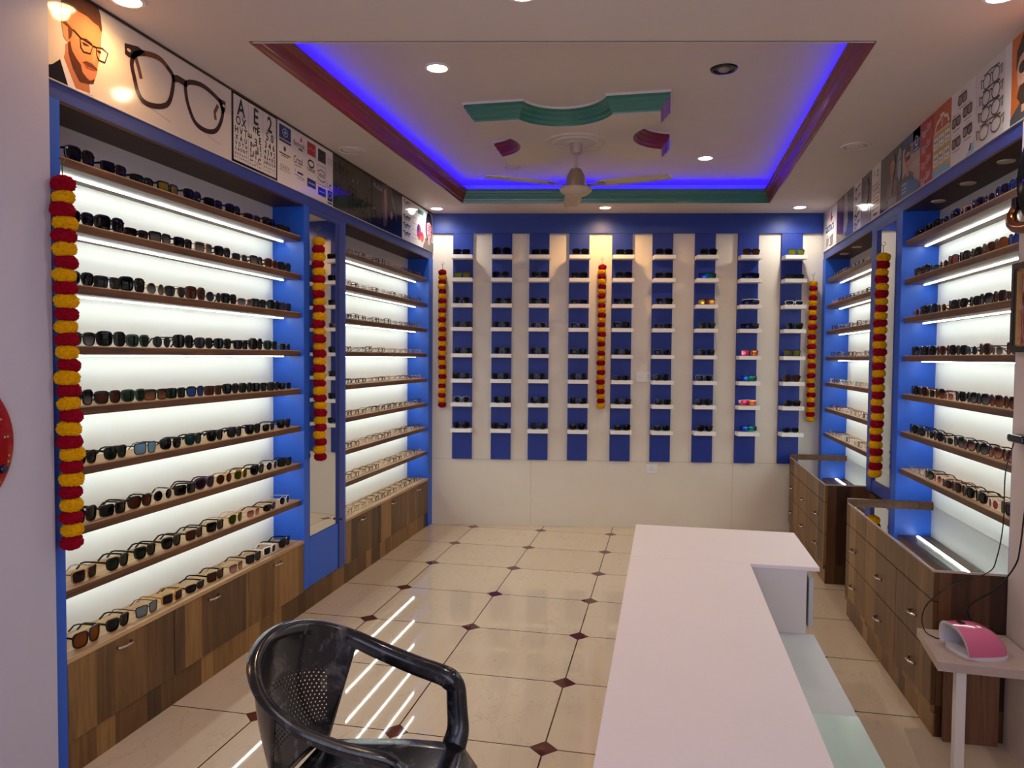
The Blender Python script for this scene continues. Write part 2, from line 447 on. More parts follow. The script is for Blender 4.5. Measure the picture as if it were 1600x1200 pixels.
# blue fascia bands over the shelving, and the blue beam across the back
box('trim_7', -2.32, XL-.004, 2.193, 6.53, 2.44, CZ-.001, M['blue_unlit'], kind='structure')
box('trim_10', XL-.003, XL+.008, 2.2, 6.52, CZ-.0095, CZ-.001, M['soffit'], kind='structure')
box('trim_11', XL-.003, XL+.006, 2.2, 6.52, 2.498, 2.5005, M['white_lam'], kind='structure')
box('trim_12', XR-.006, XR+.003, 3.0, 7.03, 2.498, 2.5005, M['white_lam'], kind='structure')
box('trim_8', XR+.004, 1.58, 3.287, 7.05, 2.44, CZ-.001, M['blue_unlit'], kind='structure')
m = MB().box(.0, 3.488, -.028, -.001, 2.673, 2.849); o = m.build('trim_9', M['blue_beam'], kind='structure'); o.location = (BX, BY, 0); o.rotation_euler = (0, 0, TH)

# ------------------------------------------------------------------ shelving bays
SHZ = [2.22, 1.995, 1.77, 1.545, 1.32, 1.097, .876, .655]; ST = .033
def handle(x, y, z, sgn, parent):
    """small chrome bow handle on a face looking towards sgn * x, bow runs along y"""
    m = MB(); p = [(x, y-.038, z), (x+sgn*.012, y-.036, z), (x+sgn*.022, y-.02, z+.001), (x+sgn*.024, y, z+.002), (x+sgn*.022, y+.02, z+.001), (x+sgn*.012, y+.036, z), (x, y+.038, z)]
    m.tube(p, .0045, n=8, scale=[1.6, 1.2, 1, 1, 1, 1.2, 1.6]); return m.build('handle', M['chrome'], parent, smooth=True)

def bay(side, y0, y1, label, nshelf, zbot, postn, postf, led=True):
    """side -1: on the eye-chart wall, +1: opposite. Returns front x of the shelves"""
    sg = -side                                                # direction the bay looks
    X0 = XL if side < 0 else XR
    def bx(nm, d0, d1, *r, **k):                              # d measured back from the front face
        xs = sorted((X0-sg*d0, X0-sg*d1)); return box(nm, xs[0], xs[1], *r, **k)
    t = thing('shelving_unit', label, 'shelving', (X0-sg*.1, (y0+y1)/2, zbot))
    bx('back_panel', .20, .212, y0, y1, zbot, 2.438, M['back_white'], t)
    bx('soffit', .002, .20, y0, y1, 2.428, 2.4385, M['soffit'], t)
    for a, b, zb in (postn, postf): bx('post', 0, .212, a, b, zb, 2.438, M['blue'], t)
    for z in SHZ[:nshelf]:
        xs = sorted((X0-sg*.02, X0-sg*.199))
        m = MB(); m.box(xs[0], xs[1], y0+.001, y1-.001, z, z+ST-.004, M['shelf_wood']); m.box(xs[0], xs[1], y0+.001, y1-.001, z+ST-.004, z+ST, M['shelf_top'])
        sh = m.build('shelf', None, t)
        xm = X0-sg*.12
        MB().box(xm-.0055, xm+.0055, y0+.03, y1-.03, z-.005, z-.0005).build('light_strip', M['led'], sh)
    return t
bay(-1, 2.257, 4.05, 'tall lit shelving of sunglasses beside the pale entrance wall', 8, .443, (2.196, 2.2565, 0), (4.0505, 4.115, .142))
bay(-1, 4.636, 6.41, 'tall lit shelving of clear spectacles between mirror and back wall', 8, .443, (4.602, 4.6355, .142), (6.4105, 6.527, 0))
bay(1, 3.288, 4.78, 'lit shelving of sunglasses above the glass-topped drawers near pink nail lamp', 7, .692, (3.2865, 3.288, .692), (4.78, 4.878, .66))
bay(1, 5.445, 6.93, 'lit shelving of clear spectacles above the glass-topped drawers at back wall', 7, .692, (5.405, 5.445, .697), (6.93, 7.05, .692))

# little round fittings in the soffit opposite the eye charts
for k, (x, y) in enumerate([(1.45, 3.65), (1.45, 4.07), (1.455, 4.49), (1.44, 6.2), (1.435, 6.58)]):
    m = MB().lathe([(.0, -.004), (.026, -.004), (.034, -.006), (.036, 0)], (x, y, 2.428), 20)
    o = m.build('puck_light', M['fan'], smooth=30)
    tag(o, 'small unlit round puck light, %s along the dark soffit above tinted and clear frames' % ORD[k], 'puck light', 'puck lights in the soffit')

# cabinets under the eye-chart wall
def left_cabinet(y0, y1, label, handles):
    t = thing('base_cabinet', label, 'cabinet', (-2.2, (y0+y1)/2, 0))
    box('body', -2.318, -2.119, y0, y1, .0, .424, M['cab'], t)
    box('countertop', -2.318, -2.1, y0, y1, .4245, .442, M['shelf_top'], t)
    box('plinth', -2.1185, -2.112, y0, y1, 0, .128, M['cab'], t)
    w = (y1-y0)/3
    for k in range(3):
        d = box('door', -2.1185, -2.101, y0+k*w+.002, y0+(k+1)*w-.002, .132, .422, M['cab'], t, bev=.002)
        handle(-2.101, handles[k], .39, 1, d)
left_cabinet(2.258, 4.049, 'long low wooden cabinet of three doors under the tinted sunglasses shelving', (2.545, 3.14, 3.737))
left_cabinet(4.637, 6.409, 'long low wooden cabinet of three doors under the clear spectacles shelving', (4.91, 5.51, 6.11))
box('baseboard_left', -2.318, -2.112, 4.0505, 4.6355, 0, .14, M['cab'], kind='structure')

# mirrors
t = thing('wall_mirror', 'tall blue-framed mirror door with marigold garland between two shelving bays', 'mirror', (-2.11, 4.36, .142))
m = MB(); m.box(-2.13, -2.1, 4.117, 4.60, 2.405, 2.437); m.box(-2.13, -2.094, 4.525, 4.60, .142, 2.405); m.box(-2.13, -2.1, 4.117, 4.124, .445, 2.405)
m.build('frame', M['blue_unlit'], t)
box('mirror_glass', -2.118, -2.108, 4.125, 4.5245, .447, 2.404, M['mirror'], t)
box('lower_panel', -2.13, -2.1, 4.117, 4.5245, .143, .444, M['blue'], t, bev=.004)
MB().lathe([(.0, .016), (.007, .015), (.008, .008), (.004, .004), (.004, 0)], (-2.094, 4.53, .47), 12, ax=0).build('knob', M['black'], t, smooth=True)
t = thing('wall_mirror', 'tall blue-framed mirror door opposite, beside the glass-topped drawers', 'mirror', (1.37, 5.14, .66))
m = MB(); m.box(1.36, 1.39, 4.88, 5.403, 2.40, 2.437); m.box(1.352, 1.39, 5.29, 5.403, .672, 2.40); m.box(1.36, 1.39, 4.88, 4.905, .755, 2.40); m.box(1.36, 1.39, 4.88, 5.2895, .672, .754)
m.build('frame', M['blue_unlit'], t)
box('mirror_glass', 1.366, 1.376, 4.906, 5.2895, .756, 2.399, M['mirror'], t)
MB().lathe([(.0, -.016), (.007, -.015), (.008, -.008), (.004, -.004), (.004, 0)], (1.352, 5.30, .80), 12, ax=0).build('knob', M['chrome'], t, smooth=True)
box('baseboard_right', 1.372, 1.58, 4.795, 5.399, 0, .655, M['cab_end'], kind='structure')

# glass-topped drawer cabinets
def right_cabinet(y0, y1, label, rows, apron):
    t = thing('display_cabinet', label, 'cabinet', (1.32, (y0+y1)/2, 0))
    m = MB()
    m.box(1.11, 1.558, y0, y1, 0, .56); m.box(1.11, 1.558, y0, y0+.018, .56, .684); m.box(1.11, 1.558, y1-.018, y1, .56, .684)
    m.box(1.11, 1.126, y0+.018, y1-.018, .56, .684); m.build('body', M['cab_end'], t)
    box('plinth', 1.103, 1.1095, y0, y1, 0, .098, M['cab'], t)
    box('apron', 1.091, 1.1095, y0, y1, .564, .684, M['cab'], t, bev=.0015)
    w = (y1-y0)/3
    for k in range(3):
        for z0, z1, hz in ((.342, .56, .438), (.102, .338, .224)):
            d = box('drawer', 1.091, 1.1095, y0+k*w+.002, y0+(k+1)*w-.002, z0, z1, M['cab'], t, bev=.0015)
            handle(1.091, rows[k], hz, -1, d)
    box('tray', 1.127, 1.558, y0+.0185, y1-.0185, .602, .608, M['back_white'], t)
    box('glass_top', 1.093, 1.558, y0+.001, y1-.032, .6845, .691, M['glass'], t)
    box('edge_strip', 1.091, 1.558, y1-.031, y1, .6845, .714, M['shelf_wood'], t)
    m = MB(); m.box(1.089, 1.0925, y0, y1-.032, .684, .693); m.box(1.0925, 1.45, y0-.002, y0+.0005, .684, .693)
    m.build('edge_band', M['table_lam'], t)
right_cabinet(3.292, 4.778, 'wooden drawer cabinet with glass top behind the pink nail lamp', (3.525, 4.057, 4.585), True)
right_cabinet(5.41, 6.90, 'wooden drawer cabinet with glass top against the striped back wall', (5.67, 6.215, 6.738), True)

# ------------------------------------------------------------------ striped display panels on the back wall
PS = [.186, .543, .882, 1.242, 1.628, 1.990, 2.367, 2.748, 3.131]; PWD = .181
BZ = [2.452, 2.246, 2.016, 1.803, 1.566, 1.338, 1.122, .888]
NUM = 'one two three four five six seven eight nine'.split()
from_cab = ['the panel beside the glass-topped drawers'] + ['the %s panel from the glass-topped drawers' % ORD[k] for k in range(1, 9)]
def bprism(name, s0, s1, d0, d1, z0, z1, mat, parent):
    m = MB(); i = 0
    m.v = [BW(s, d, z) for z in (z0, z1) for d in (d0, d1) for s in (s0, s1)]
    for f in [(0, 2, 3, 1), (4, 5, 7, 6), (0, 1, 5, 4), (2, 6, 7, 3), (0, 4, 6, 2), (1, 3, 7, 5)]: m.face(f)
    return m.build(name, mat, parent)
for k, s0 in enumerate(PS):
    fc = 8-k
    where = 'beside the glass-topped drawers' if fc == 0 else 'blue panel, %s from the glass-topped drawers' % ORD[fc]
    t = thing('eyewear_display', 'blue wall panel with eight white shelves, '+(where if fc == 0 else ORD[fc]+' from the glass-topped drawers'), 'display panel', BW(s0+PWD/2, .01, .61), 0, 'blue panels on the back wall')
    bprism('board', s0, s0+PWD, .001, .026, .612, 2.672, M['blue_panel'], t)
    for z in BZ: bprism('shelf', s0-.001, s0+PWD+.006, .0265, .146, z-.021, z+.012, M['shelf_white'], t)

# switch plates
def plate(name, s0, s1, z0, z1, label, kindn):
    t = thing(name, label, 'electrical plate', BW((s0+s1)/2, .004, z0))
    bprism('cover', s0, s1, .0005, .009, z0, z1, M['white_pl'], t)
    zm = (z0+z1)/2
    if kindn == 2:
        for q in (0, 1): bprism('switch', s0+.012+q*.03, s0+.036+q*.03, .009, .013, zm-.014+.0, zm+.014, M['white_lam'], t)
        sx = s1-.036
    else: sx = (s0+s1)/2
    m = MB()
    for dx, dz in ((0, .013), (-.011, -.008), (.011, -.008)):
        c = BW(sx+dx, .0092, zm+dz); m.lathe([(0, 0), (.0042, 0)], c, 10, ax=1)
    o = m.build('socket_holes', M['black_matt'], t)
plate('switch_plate', 1.857, 2.002, 1.335, 1.425, 'wide white switch and socket plate between two blue panels', 2)
plate('wall_socket', 1.958, 2.063, .5, .588, 'square white socket low on the wall below the blue panels', 1)

# ------------------------------------------------------------------ lights in the ceiling
def downlight(x, y, z, r, label, on, power=0, col=(1, .8, .5)):
    t = thing('ceiling_downlight', label, 'ceiling light', (x, y, z), 0, 'recessed ceiling lights')
    MB().lathe([(r*.86, -.001), (r*.9, -.007), (r*1.12, -.006), (r*1.16, 0)], (x, y, z), 32).build('trim_ring', M['ceil'] if on == 0 else M['white_pl'], t, smooth=30)
    mt = M['lens_off'] if not on else (M['lamp_warm'] if col[2] < .7 else M['lamp_cool'])
    if on == 0: mt = M['ceil']
    MB().lathe([(0, -.006), (r*.6, -.0055), (r*.86, -.003)], (x, y, z), 32).build('diffuser', mt, t, smooth=True)
    if on:
        ld = bpy.data.lights.new('downlight', 'SPOT'); ld.energy = power; ld.color = col; ld.spot_size = math.radians(165); ld.spot_blend = .7; ld.shadow_soft_size = .03
        lo = bpy.data.objects.new('downlight_lamp', ld); lo.location = (x, y, z-.02); COL.objects.link(lo)
WARM, COOL = (1, .66, .32), (1, .96, .9)
DL = [(-1.955, 2.42, CZ, .055, 'lit warm downlight in the border ceiling above the bearded man poster', 1, 6, (1, .52, .18)),
      (-.52, 2.64, CZ, .055, 'lit downlight in the border ceiling in front of the raised tray', 1, 17, (1, .92, .86)),
      (1.15, 2.97, CZ, .055, 'lit white downlight in the border ceiling by the bespectacled poster wall', 1, 17, COOL),
      (-1.985, 6.27, CZ, .055, 'lit white downlight in the ceiling corner above the clear spectacles', 1, 9, COOL),
      (-.53, 6.47, CZ, .052, 'lit warm downlight against the blue beam above the middle garland', 1, 19, (1, .58, .24)),
      (1.10, 6.72, CZ, .055, 'lit white downlight against the blue beam above the glass-topped drawers', 1, 11, COOL),
      (-1.172, 3.70, ZT, .058, 'lit warm downlight in the raised tray before the plaster block', 1, 16, (1, .70, .42)),
      (.266, 5.70, ZT, .055, 'lit warm downlight in the raised tray behind the plaster block', 1, 15, (1, .68, .38))]
for d in DL: downlight(*d)
downlight(-1.973, 4.43, CZ, .075, 'flush unlit ceiling ring above the eye charts and logo poster', 0)
downlight(1.112, 4.875, CZ, .075, 'flush unlit ceiling ring above the mirror opposite', 0)
downlight(-1.20, 5.72, ZT, .06, 'flush unlit ring in the tray behind the plaster block', 0)
t = thing('ceiling_spotlight', 'unlit dark-rimmed spotlight with bulb in the raised ceiling tray', 'ceiling light', (.27, 3.985, ZT))
MB().lathe([(.048, -.002), (.054, -.009), (.066, -.007), (.07, 0)], (.27, 3.985, ZT), 32).build('trim_ring', M['black'], t, smooth=30)
MB().lathe([(0, -.016), (.02, -.014), (.032, -.006), (.036, -.001)], (.27, 3.985, ZT), 24).build('bulb', M['lens_off'], t, smooth=True)

# ------------------------------------------------------------------ ceiling fan
fx, fy = -.583, 4.79
t = thing('ceiling_fan', 'cream three-blade ceiling fan hanging from the plaster rose', 'fan', (fx, fy, 2.6))
MB().lathe([(.012, -.07), (.03, -.065), (.042, -.03), (.04, -.0005)], (fx, fy, 2.925), 24).build('canopy', M['fan'], t, smooth=40)
MB().lathe([(.011, 2.72), (.011, 2.88)], (fx, fy, 0), 16).build('rod', M['fan'], t, smooth=40)
MB().lathe([(.02, .155), (.035, .15), (.056, .11), (.066, .06), (.068, .032)], (fx, fy, 2.61), 32).build('motor_cover', M['fan_brown'], t, smooth=40)
MB().lathe([(.068, .034), (.098, .03), (.105, .022), (.1, .008), (.075, -.012), (.03, -.02), (0, -.021)], (fx, fy, 2.61), 36).build('motor', M['fan'], t, smooth=40)
for a in (217.5, 342, 100):
    a = math.radians(a); ca, sa = math.cos(a), math.sin(a)
    R = Matrix.Translation((fx, fy, 2.655)) @ Matrix.Rotation(a, 4, 'Z')
    m = MB(); rows = []
    for j in range(13):
        f = j/12; r = .16+.465*f; hw = .05+.012*math.sin(PI*min(1, f*1.1)); tw = math.radians(-5)
        if f > .97: hw *= .8
        row = []
        for q in range(5):
            v = -1+q*.5; row.append(R @ Vector((r, v*hw*math.cos(tw), v*hw*math.sin(tw)+.004*(1-v*v)-.01*f)))
        rows.append(row)
    m.grid(rows); bl = m.build('blade', M['fan'], t, smooth=True, solid=.005)
    m = MB(); m.box(.085, .2, -.016, .016, -.006, -.001, T=R @ Matrix.Rotation(math.radians(-8), 4, 'X')); m.build('bracket', M['fan_brown'], bl)

# ------------------------------------------------------------------ flower garlands
def pom_mesh(mat, seed):
    rnd = random.Random(seed); bm = bmesh.new(); bmesh.ops.create_icosphere(bm, subdivisions=4, radius=1)
    for v in bm.verts:
        n = v.co.normalized(); k = .86+.26*rnd.random()
        q = (1-abs(n.z)**2.4)**(1/2.4)/max(1e-4, math.hypot(n.x, n.y)) if abs(n.z) < .999 else 1; k = .88+.2*rnd.random()
        v.co = Vector((n.x*q*.0385*k, n.y*q*.0385*k, n.z*.0265*(.9+.22*rnd.random())))
    me = bpy.data.meshes.new('pompom'); bm.to_mesh(me); bm.free(); me.materials.append(mat); return me
POM = {c: [pom_mesh(M['pom_red' if c == 'r' else 'pom_yel'], s*7+ord(c)) for s in range(3)] for c in 'ry'}
def garland(p, ztop, first, n, label, sc=1.0, lean=0.0, hook=True):
    t = thing('flower_garland', label, 'garland', (p[0], p[1], ztop), 0, 'marigold garlands')
    L = .0448*n*sc
    m = MB().tube([(p[0], p[1], ztop+.05), (p[0], p[1]+lean*.5, ztop-L/2), (p[0], p[1]+lean, ztop-L)], .002, n=6); m.build('string', M['cord'], t)
    if hook:
        pts = [(p[0]+.012*math.sin(a), p[1], ztop+.062+.012*math.cos(a)) for a in [k*PI/6 for k in range(11)]]
        MB().tube(pts, .002, n=6).build('hook', M['grey_metal'], t, smooth=True)
    rnd = random.Random(int(p[0]*1000)+int(p[1]*100))
    for k in range(n):
        c = first if k % 2 == 0 else ('y' if first == 'r' else 'r')
        o = bpy.data.objects.new('pompom', POM[c][rnd.randrange(3)]); COL.objects.link(o); o.parent = t
        f = (k+.5)/n
        o.location = (rnd.uniform(-.003, .003), lean*f+rnd.uniform(-.006, .006), -.0448*sc*(k+.5))
        o.rotation_euler = (rnd.uniform(-.15, .15), rnd.uniform(-.15, .15), rnd.uniform(0, 6)); s_ = rnd.uniform(.94, 1.06)*sc; o.scale = (s_, s_, s_*1.02)
GY = .048
garland((XL+GY, 2.213, 0), 2.158, 'r', 29, 'red and yellow pompom garland on the post beside the entrance wall', lean=.028)
garland((XL+GY, 4.145, 0), 2.255, 'y', 30, 'yellow-topped pompom garland on the mirror beside the sunglasses shelving', lean=.02)
p = BW(.094, GY, 0); garland(p, 2.335, 'r', 29, 'pompom garland on the back wall beside the clear spectacles shelving', .96)
p = BW(1.538, GY, 0); garland(p, 2.385, 'r', 30, 'pompom garland in the middle of the back wall on warm-lit strip', .96)
p = BW(3.405, GY, 0); garland(p, 2.245, 'y', 29, 'pompom garland on the back wall above the glass-topped drawers', .96)
garland((XR-GY-.008, 4.955, 0), 2.205, 'y', 31, 'pompom garland on the mirror above the glass-topped drawers', lean=.06)

# ------------------------------------------------------------------ spectacles and sunglasses
# style: lens half width, half height, squareness, taper, rim, depth, brow, bridge bars, temple height
ST_ = dict(
 wayfarer=(.0255, .0205, 3.0, .13, .0040, .0060, .0030, 1, .0085),
 square=(.0265, .0190, 4.6, .05, .0036, .0055, .0015, 1, .0080),
 round=(.0235, .0225, 2.0, .0, .0016, .0022, 0, 1, .0022),
 aviator=(.0275, .0235, 2.5, .17, .0014, .0020, 0, 2, .0022),
 navigator=(.0270, .0210, 4.2, .08, .0026, .0032, .001, 2, .0040),
 clubmaster=(.0255, .0200, 2.8, .10, .0018, .0050, .0060, 1, .0060),
 cat=(.0280, .0225, 2.7, .20, .0044, .0060, .0030, 1, .0080),
 oversize=(.0285, .0255, 3.0, .06, .0042, .0058, .0010, 1, .0070),
 slim=(.0275, .0145, 3.2, .08, .0034, .0058, .0010, 1, .0080),
 thin=(.0260, .0180, 3.4, .05, .0013, .0020, 0, 1, .0022),
 optic=(.0260, .0180, 3.6, .07, .0026, .0040, .0010, 1, .0042),
)
def curve_y(x): return 2.3*x*x
def outline(a, b, n, tp, N=28):
    out = []
    for k in range(N):
        q = 2*PI*k/N; c, s_ = math.cos(q), math.sin(q)
        z = math.copysign(abs(s_)**(2/n), s_)*b
        x = math.copysign(abs(c)**(2/n), c)*a*(1+tp*z/b)
        out.append((x, z))
    return out
def style_meshes(st):
    if st == 'visor': return visor_meshes()
    a, b, n, tp, t, dp, brow, bars, th = ST_[st]
    gap = .0155; cx = a+gap/2; zc = b+t; N = 28
    fr = MB()
    inn = outline(a, b, n, tp, N); ou = outline(a+t, b+t, n, tp, N)
    ou = [(x, z+(brow*max(0, z/b)**.5 if z > 0 else 0)) for x, z in ou]
    for sgn in (1, -1):
        def P(p, d): x = sgn*(cx+p[0]*1.0) ; return (x, curve_y(x)+d, zc+p[1])
        rows = [[P(p, -dp/2) for p in inn], [P(p, -dp/2) for p in ou], [P(p, dp/2) for p in ou], [P(p, dp/2) for p in inn], [P(p, -dp/2) for p in inn]]
        fr.grid(rows, closed=True)
    bz = zc+b*.42
    fr.sweep([(-gap/2-.002, 0, bz), (-gap/4, -.0008, bz+.0025), (gap/4, -.0008, bz+.0025), (gap/2+.002, 0, bz)], [(-dp/2, -t*.7), (dp/2, -t*.7), (dp/2, t*.7+.0005), (-dp/2, t*.7+.0005)])
    if bars == 2: fr.sweep([(-gap/2-.008, 0, zc+b+t*.2), (gap/2+.008, 0, zc+b+t*.2)], [(-dp/2, -.001), (dp/2, -.001), (dp/2, .001), (-dp/2, .001)])
    W = cx+a*(1+tp*.6)+t; zh = zc+b*.62
    for sgn in (1, -1): fr.box(*sorted((sgn*(W-.003), sgn*(W+.002))), curve_y(W)-dp/2, curve_y(W)+.005, zh-th*.5, zh+th*.5)
    le = []
    for sgn in (1, -1):
        m = MB(); o2 = outline(a+.0004, b+.0004, n, tp, N)
        def P(p, d, k=1): x = sgn*(cx+p[0]*k); return (x, curve_y(x)+d, zc+p[1]*k)
        rows = [[P(p, .0006) for p in o2], [P(p, -.0004) for p in o2], [P(p, -.0012, .66) for p in o2], [P(p, -.0015, .3) for p in o2]]
        m.grid(rows, closed=True); i = len(m.v)
        m.v += [P(p, -.0015, .3) for p in o2]; m.face(range(i, i+N)); le.append(m)
    te = []
    hh = th/2
    for sgn in (1, -1):
        y0 = curve_y(W)+.0045; x = sgn*W
        pts = [(x, y0, zh), (x*1.0, y0+.05, zh+.001), (x*.98, y0+.088, zh-.001), (x*.965, y0+.105, zh-.007), (x*.95, y0+.122, max(hh+.002, zh-.026)), (x*.94, y0+.129, max(hh+.001, zh-.033))]
        te.append(MB().sweep(pts, [(-.0013, -hh), (.0013, -hh), (.0013, hh), (-.0013, hh)], scale=[1, .8, .75, .8, .9, .8]))
    fo = []
    for sgn, dy in ((1, .006), (-1, .0105)):
        x = sgn*W; y0 = curve_y(W)+.003+dy*.4
        pts = [(x, y0, zh), (x*.93, y0+dy, zh-.0005), (0, y0+dy+.001, zh-.002), (-x*.55, y0+dy+.001, zh-.006), (-x*.82, y0+dy, max(hh+.003, zh-.022))]
        fo.append(MB().sweep(pts, [(-.0013, -hh), (.0013, -hh), (.0013, hh), (-.0013, hh)], scale=[1, .95, .8, .8, .85]))
    return fr, le, te, fo
def visor_meshes():
    fr = MB(); W = .066; N = 24; le = []
    xs = [-W+2*W*k/N for k in range(N+1)]
    top = lambda x: .043-1.2*x*x
    bot = lambda x: .003+.012*math.exp(-(x/.012)**2)+1.6*x*x
    m = MB(); cy = lambda x: 4.5*x*x
    m.grid([[(x, cy(x), bot(x)) for x in xs], [(x, cy(x)-.003, (bot(x)+top(x))/2) for x in xs], [(x, cy(x), top(x)) for x in xs], [(x, cy(x)+.0015, top(x)) for x in xs], [(x, cy(x)+.0015, bot(x)) for x in xs], [(x, cy(x), bot(x)) for x in xs]])
    le = [m]
    fr.sweep([(x, cy(x)+.0005, top(x)+.001) for x in xs], [(-.003, -.0015), (.003, -.0015), (.003, .0035), (-.003, .0035)])
    te = []
    for sgn in (1, -1):
        x = sgn*W; y0 = cy(W)
        te.append(MB().sweep([(x, y0, .037), (x*.99, y0+.05, .037), (x*.96, y0+.085, .03), (x*.93, y0+.112, .012)], [(-.0015, -.006), (.0015, -.006), (.0015, .006), (-.0015, .006)], scale=[1, .8, .7, .6]))
    fo = []
    for sgn, dy in ((1, .004), (-1, .009)):
        x = sgn*W; y0 = cy(W)
        fo.append(MB().sweep([(x, y0, .036), (x*.94, y0+dy, .036), (0, y0+dy+.001, .033), (-x*.6, y0+dy, .024)], [(-.0015, -.006), (.0015, -.006), (.0015, .006), (-.0015, .006)], scale=[1, .9, .75, .7]))
    return fr, le, te, fo

LN = {}
def L(key):
    if key in LN: return LN[key]
    T = dict(black=((6, 7, 8), .05), grey=((34, 36, 40), .22), green=((16, 30, 16), .2), olive=((40, 60, 16), .35), brown=((66, 30, 16), .3), amber=((120, 64, 26), .45),
             blue=((36, 62, 130), .4), paleblue=((110, 150, 185), .45), silver=((120, 134, 146), .15), teal=((8, 52, 56), .15), purple=((34, 20, 28), .25), yellow=((120, 110, 30), .4), pink=((150, 70, 70), .4))
    G = dict(gradgrey=((18, 18, 20), (120, 118, 118)), gradbrown=((36, 18, 12), (150, 96, 64)), gradrose=((60, 30, 32), (196, 140, 130)))
    if key in T: LN[key] = lens_mat('lens_'+key, T[key][0], T[key][1], .6 if key == 'silver' else .0)
    elif key in G: LN[key] = lens_mat('lens_'+key, G[key][0], .4, 0, G[key][1])
    elif key == 'clear': LN[key] = M['pane']
    elif key == 'fire': LN[key] = rainbow_mat('lens_fire', [(0, (20, 10, 8)), (.3, (240, 190, 60)), (.45, (40, 10, 8)), (.7, (240, 120, 30)), (.85, (250, 220, 70)), (1, (200, 40, 20))])
    elif key == 'pinkfire': LN[key] = rainbow_mat('lens_pinkfire', [(0, (240, 220, 180)), (.3, (230, 60, 110)), (.6, (220, 40, 50)), (.8, (250, 150, 40)), (1, (200, 30, 80))])
    elif key == 'sea': LN[key] = rainbow_mat('lens_sea', [(0, (10, 16, 40)), (.35, (20, 60, 190)), (.6, (20, 150, 140)), (.85, (20, 90, 80)), (1, (10, 20, 50))])
    elif key == 'night': LN[key] = rainbow_mat('lens_night', [(0, (6, 6, 10)), (.5, (14, 16, 60)), (1, (8, 8, 20))])
    return LN[key]
F = dict(black='black', gold='gold', silver='grey_metal', tort='tort', white='white_pl', clear='clear_pl', rose='rose_pl', green='green_pl', teal='teal_pl', purple='purple_pl', navy='navy_pl', brown='brown_pl')

MESH = {}
def meshes_for(st):
    if st not in MESH:
        fr, le, te, fo = style_meshes(st)
        def mk(m, nm):
            o = m.build(nm, M['black'], smooth=40); me = o.data; bpy.data.objects.remove(o); return me
        MESH[st] = (mk(fr, 'front_frame'), [mk(x, 'lens') for x in le], [mk(x, 'temple') for x in te], [mk(x, 'temple') for x in fo])
    return MESH[st]
ONE = {}
def eyewear(name, st, fc, lk, label, cat, group, loc, rz, sc=1.0, parts=True, folded=False):
    fr, le, te, fo = meshes_for(st)
    fm = M[F[fc]]; lm = L(lk)
    if folded: te = fo
    if not parts:                                             # a few pixels long in the photo
        if st not in ONE:
            bm = bmesh.new()
            for me in [fr]+te: bm.from_mesh(me)
            nf = len(bm.faces)
            for me in le: bm.from_mesh(me)
            bm.faces.ensure_lookup_table()
            for f in bm.faces[nf:]: f.material_index = 1
            me = bpy.data.meshes.new('eyeglasses_mesh'); bm.to_mesh(me); bm.free(); me.materials.append(fm); me.materials.append(lm); ONE[st] = me
        o = bpy.data.objects.new(name, ONE[st]); COL.objects.link(o)
        for k, mm in ((0, fm), (1, lm)): o.material_slots[k].link = 'OBJECT'; o.material_slots[k].material = mm
        o.location = loc; o.rotation_euler = (0, 0, rz); o.scale = (sc,)*3; tag(o, label, cat, group); return o
    t = thing(name, label, cat, loc, rz, group); t.scale = (sc,)*3
    for nm, me, mm in [('front_frame', fr, fm)]+[('lens', x, lm) for x in le]+[('temple', x, fm) for x in te]:
        o = bpy.data.objects.new(nm, me); COL.objects.link(o); o.parent = t
        o.material_slots[0].link = 'OBJECT'; o.material_slots[0].material = mm
    return t

WORDS = dict(wayfarer='chunky', square='square', round='round', aviator='teardrop', navigator='double-bridge', clubmaster='browline', cat='cat-eye', oversize='oversized', slim='narrow', thin='thin-rimmed', visor='shield', optic='square')
LW = dict(black='', grey='grey-lensed', green='dark-green-lensed', olive='green-lensed', brown='brown-lensed', amber='amber-lensed', blue='blue-lensed', paleblue='pale-blue-lensed', silver='silver-mirrored', teal='teal-lensed', purple='plum-lensed', yellow='yellow-lensed', pink='pink-lensed',
          gradgrey='grey-graduated', gradbrown='brown-graduated', gradrose='rose-graduated', fire='orange-mirrored', pinkfire='pink-mirrored', sea='sea-mirrored', night='dark-blue-mirrored', clear='')
FW = dict(black='black', gold='gold', silver='silver', tort='tortoiseshell', white='white', clear='transparent', rose='rose', green='green', teal='pale teal', purple='plum', navy='navy', brown='brown')
def desc(st, fc, lk): return ' '.join(x for x in (LW[lk], FW[fc], WORDS[st]) if x)
def parse(row):
    al = {'w': 'wayfarer', 's': 'square', 'o': 'round', 'a': 'aviator', 'n': 'navigator', 'c': 'clubmaster', 'k': 'cat', 'b': 'oversize', 'l': 'slim', 't': 'thin', 'v': 'visor', 'p': 'optic'}
    return [(al[x.split('/')[0]],)+tuple(x.split('/')[1:]) for x in row.split()]
rnd = random.Random(11)
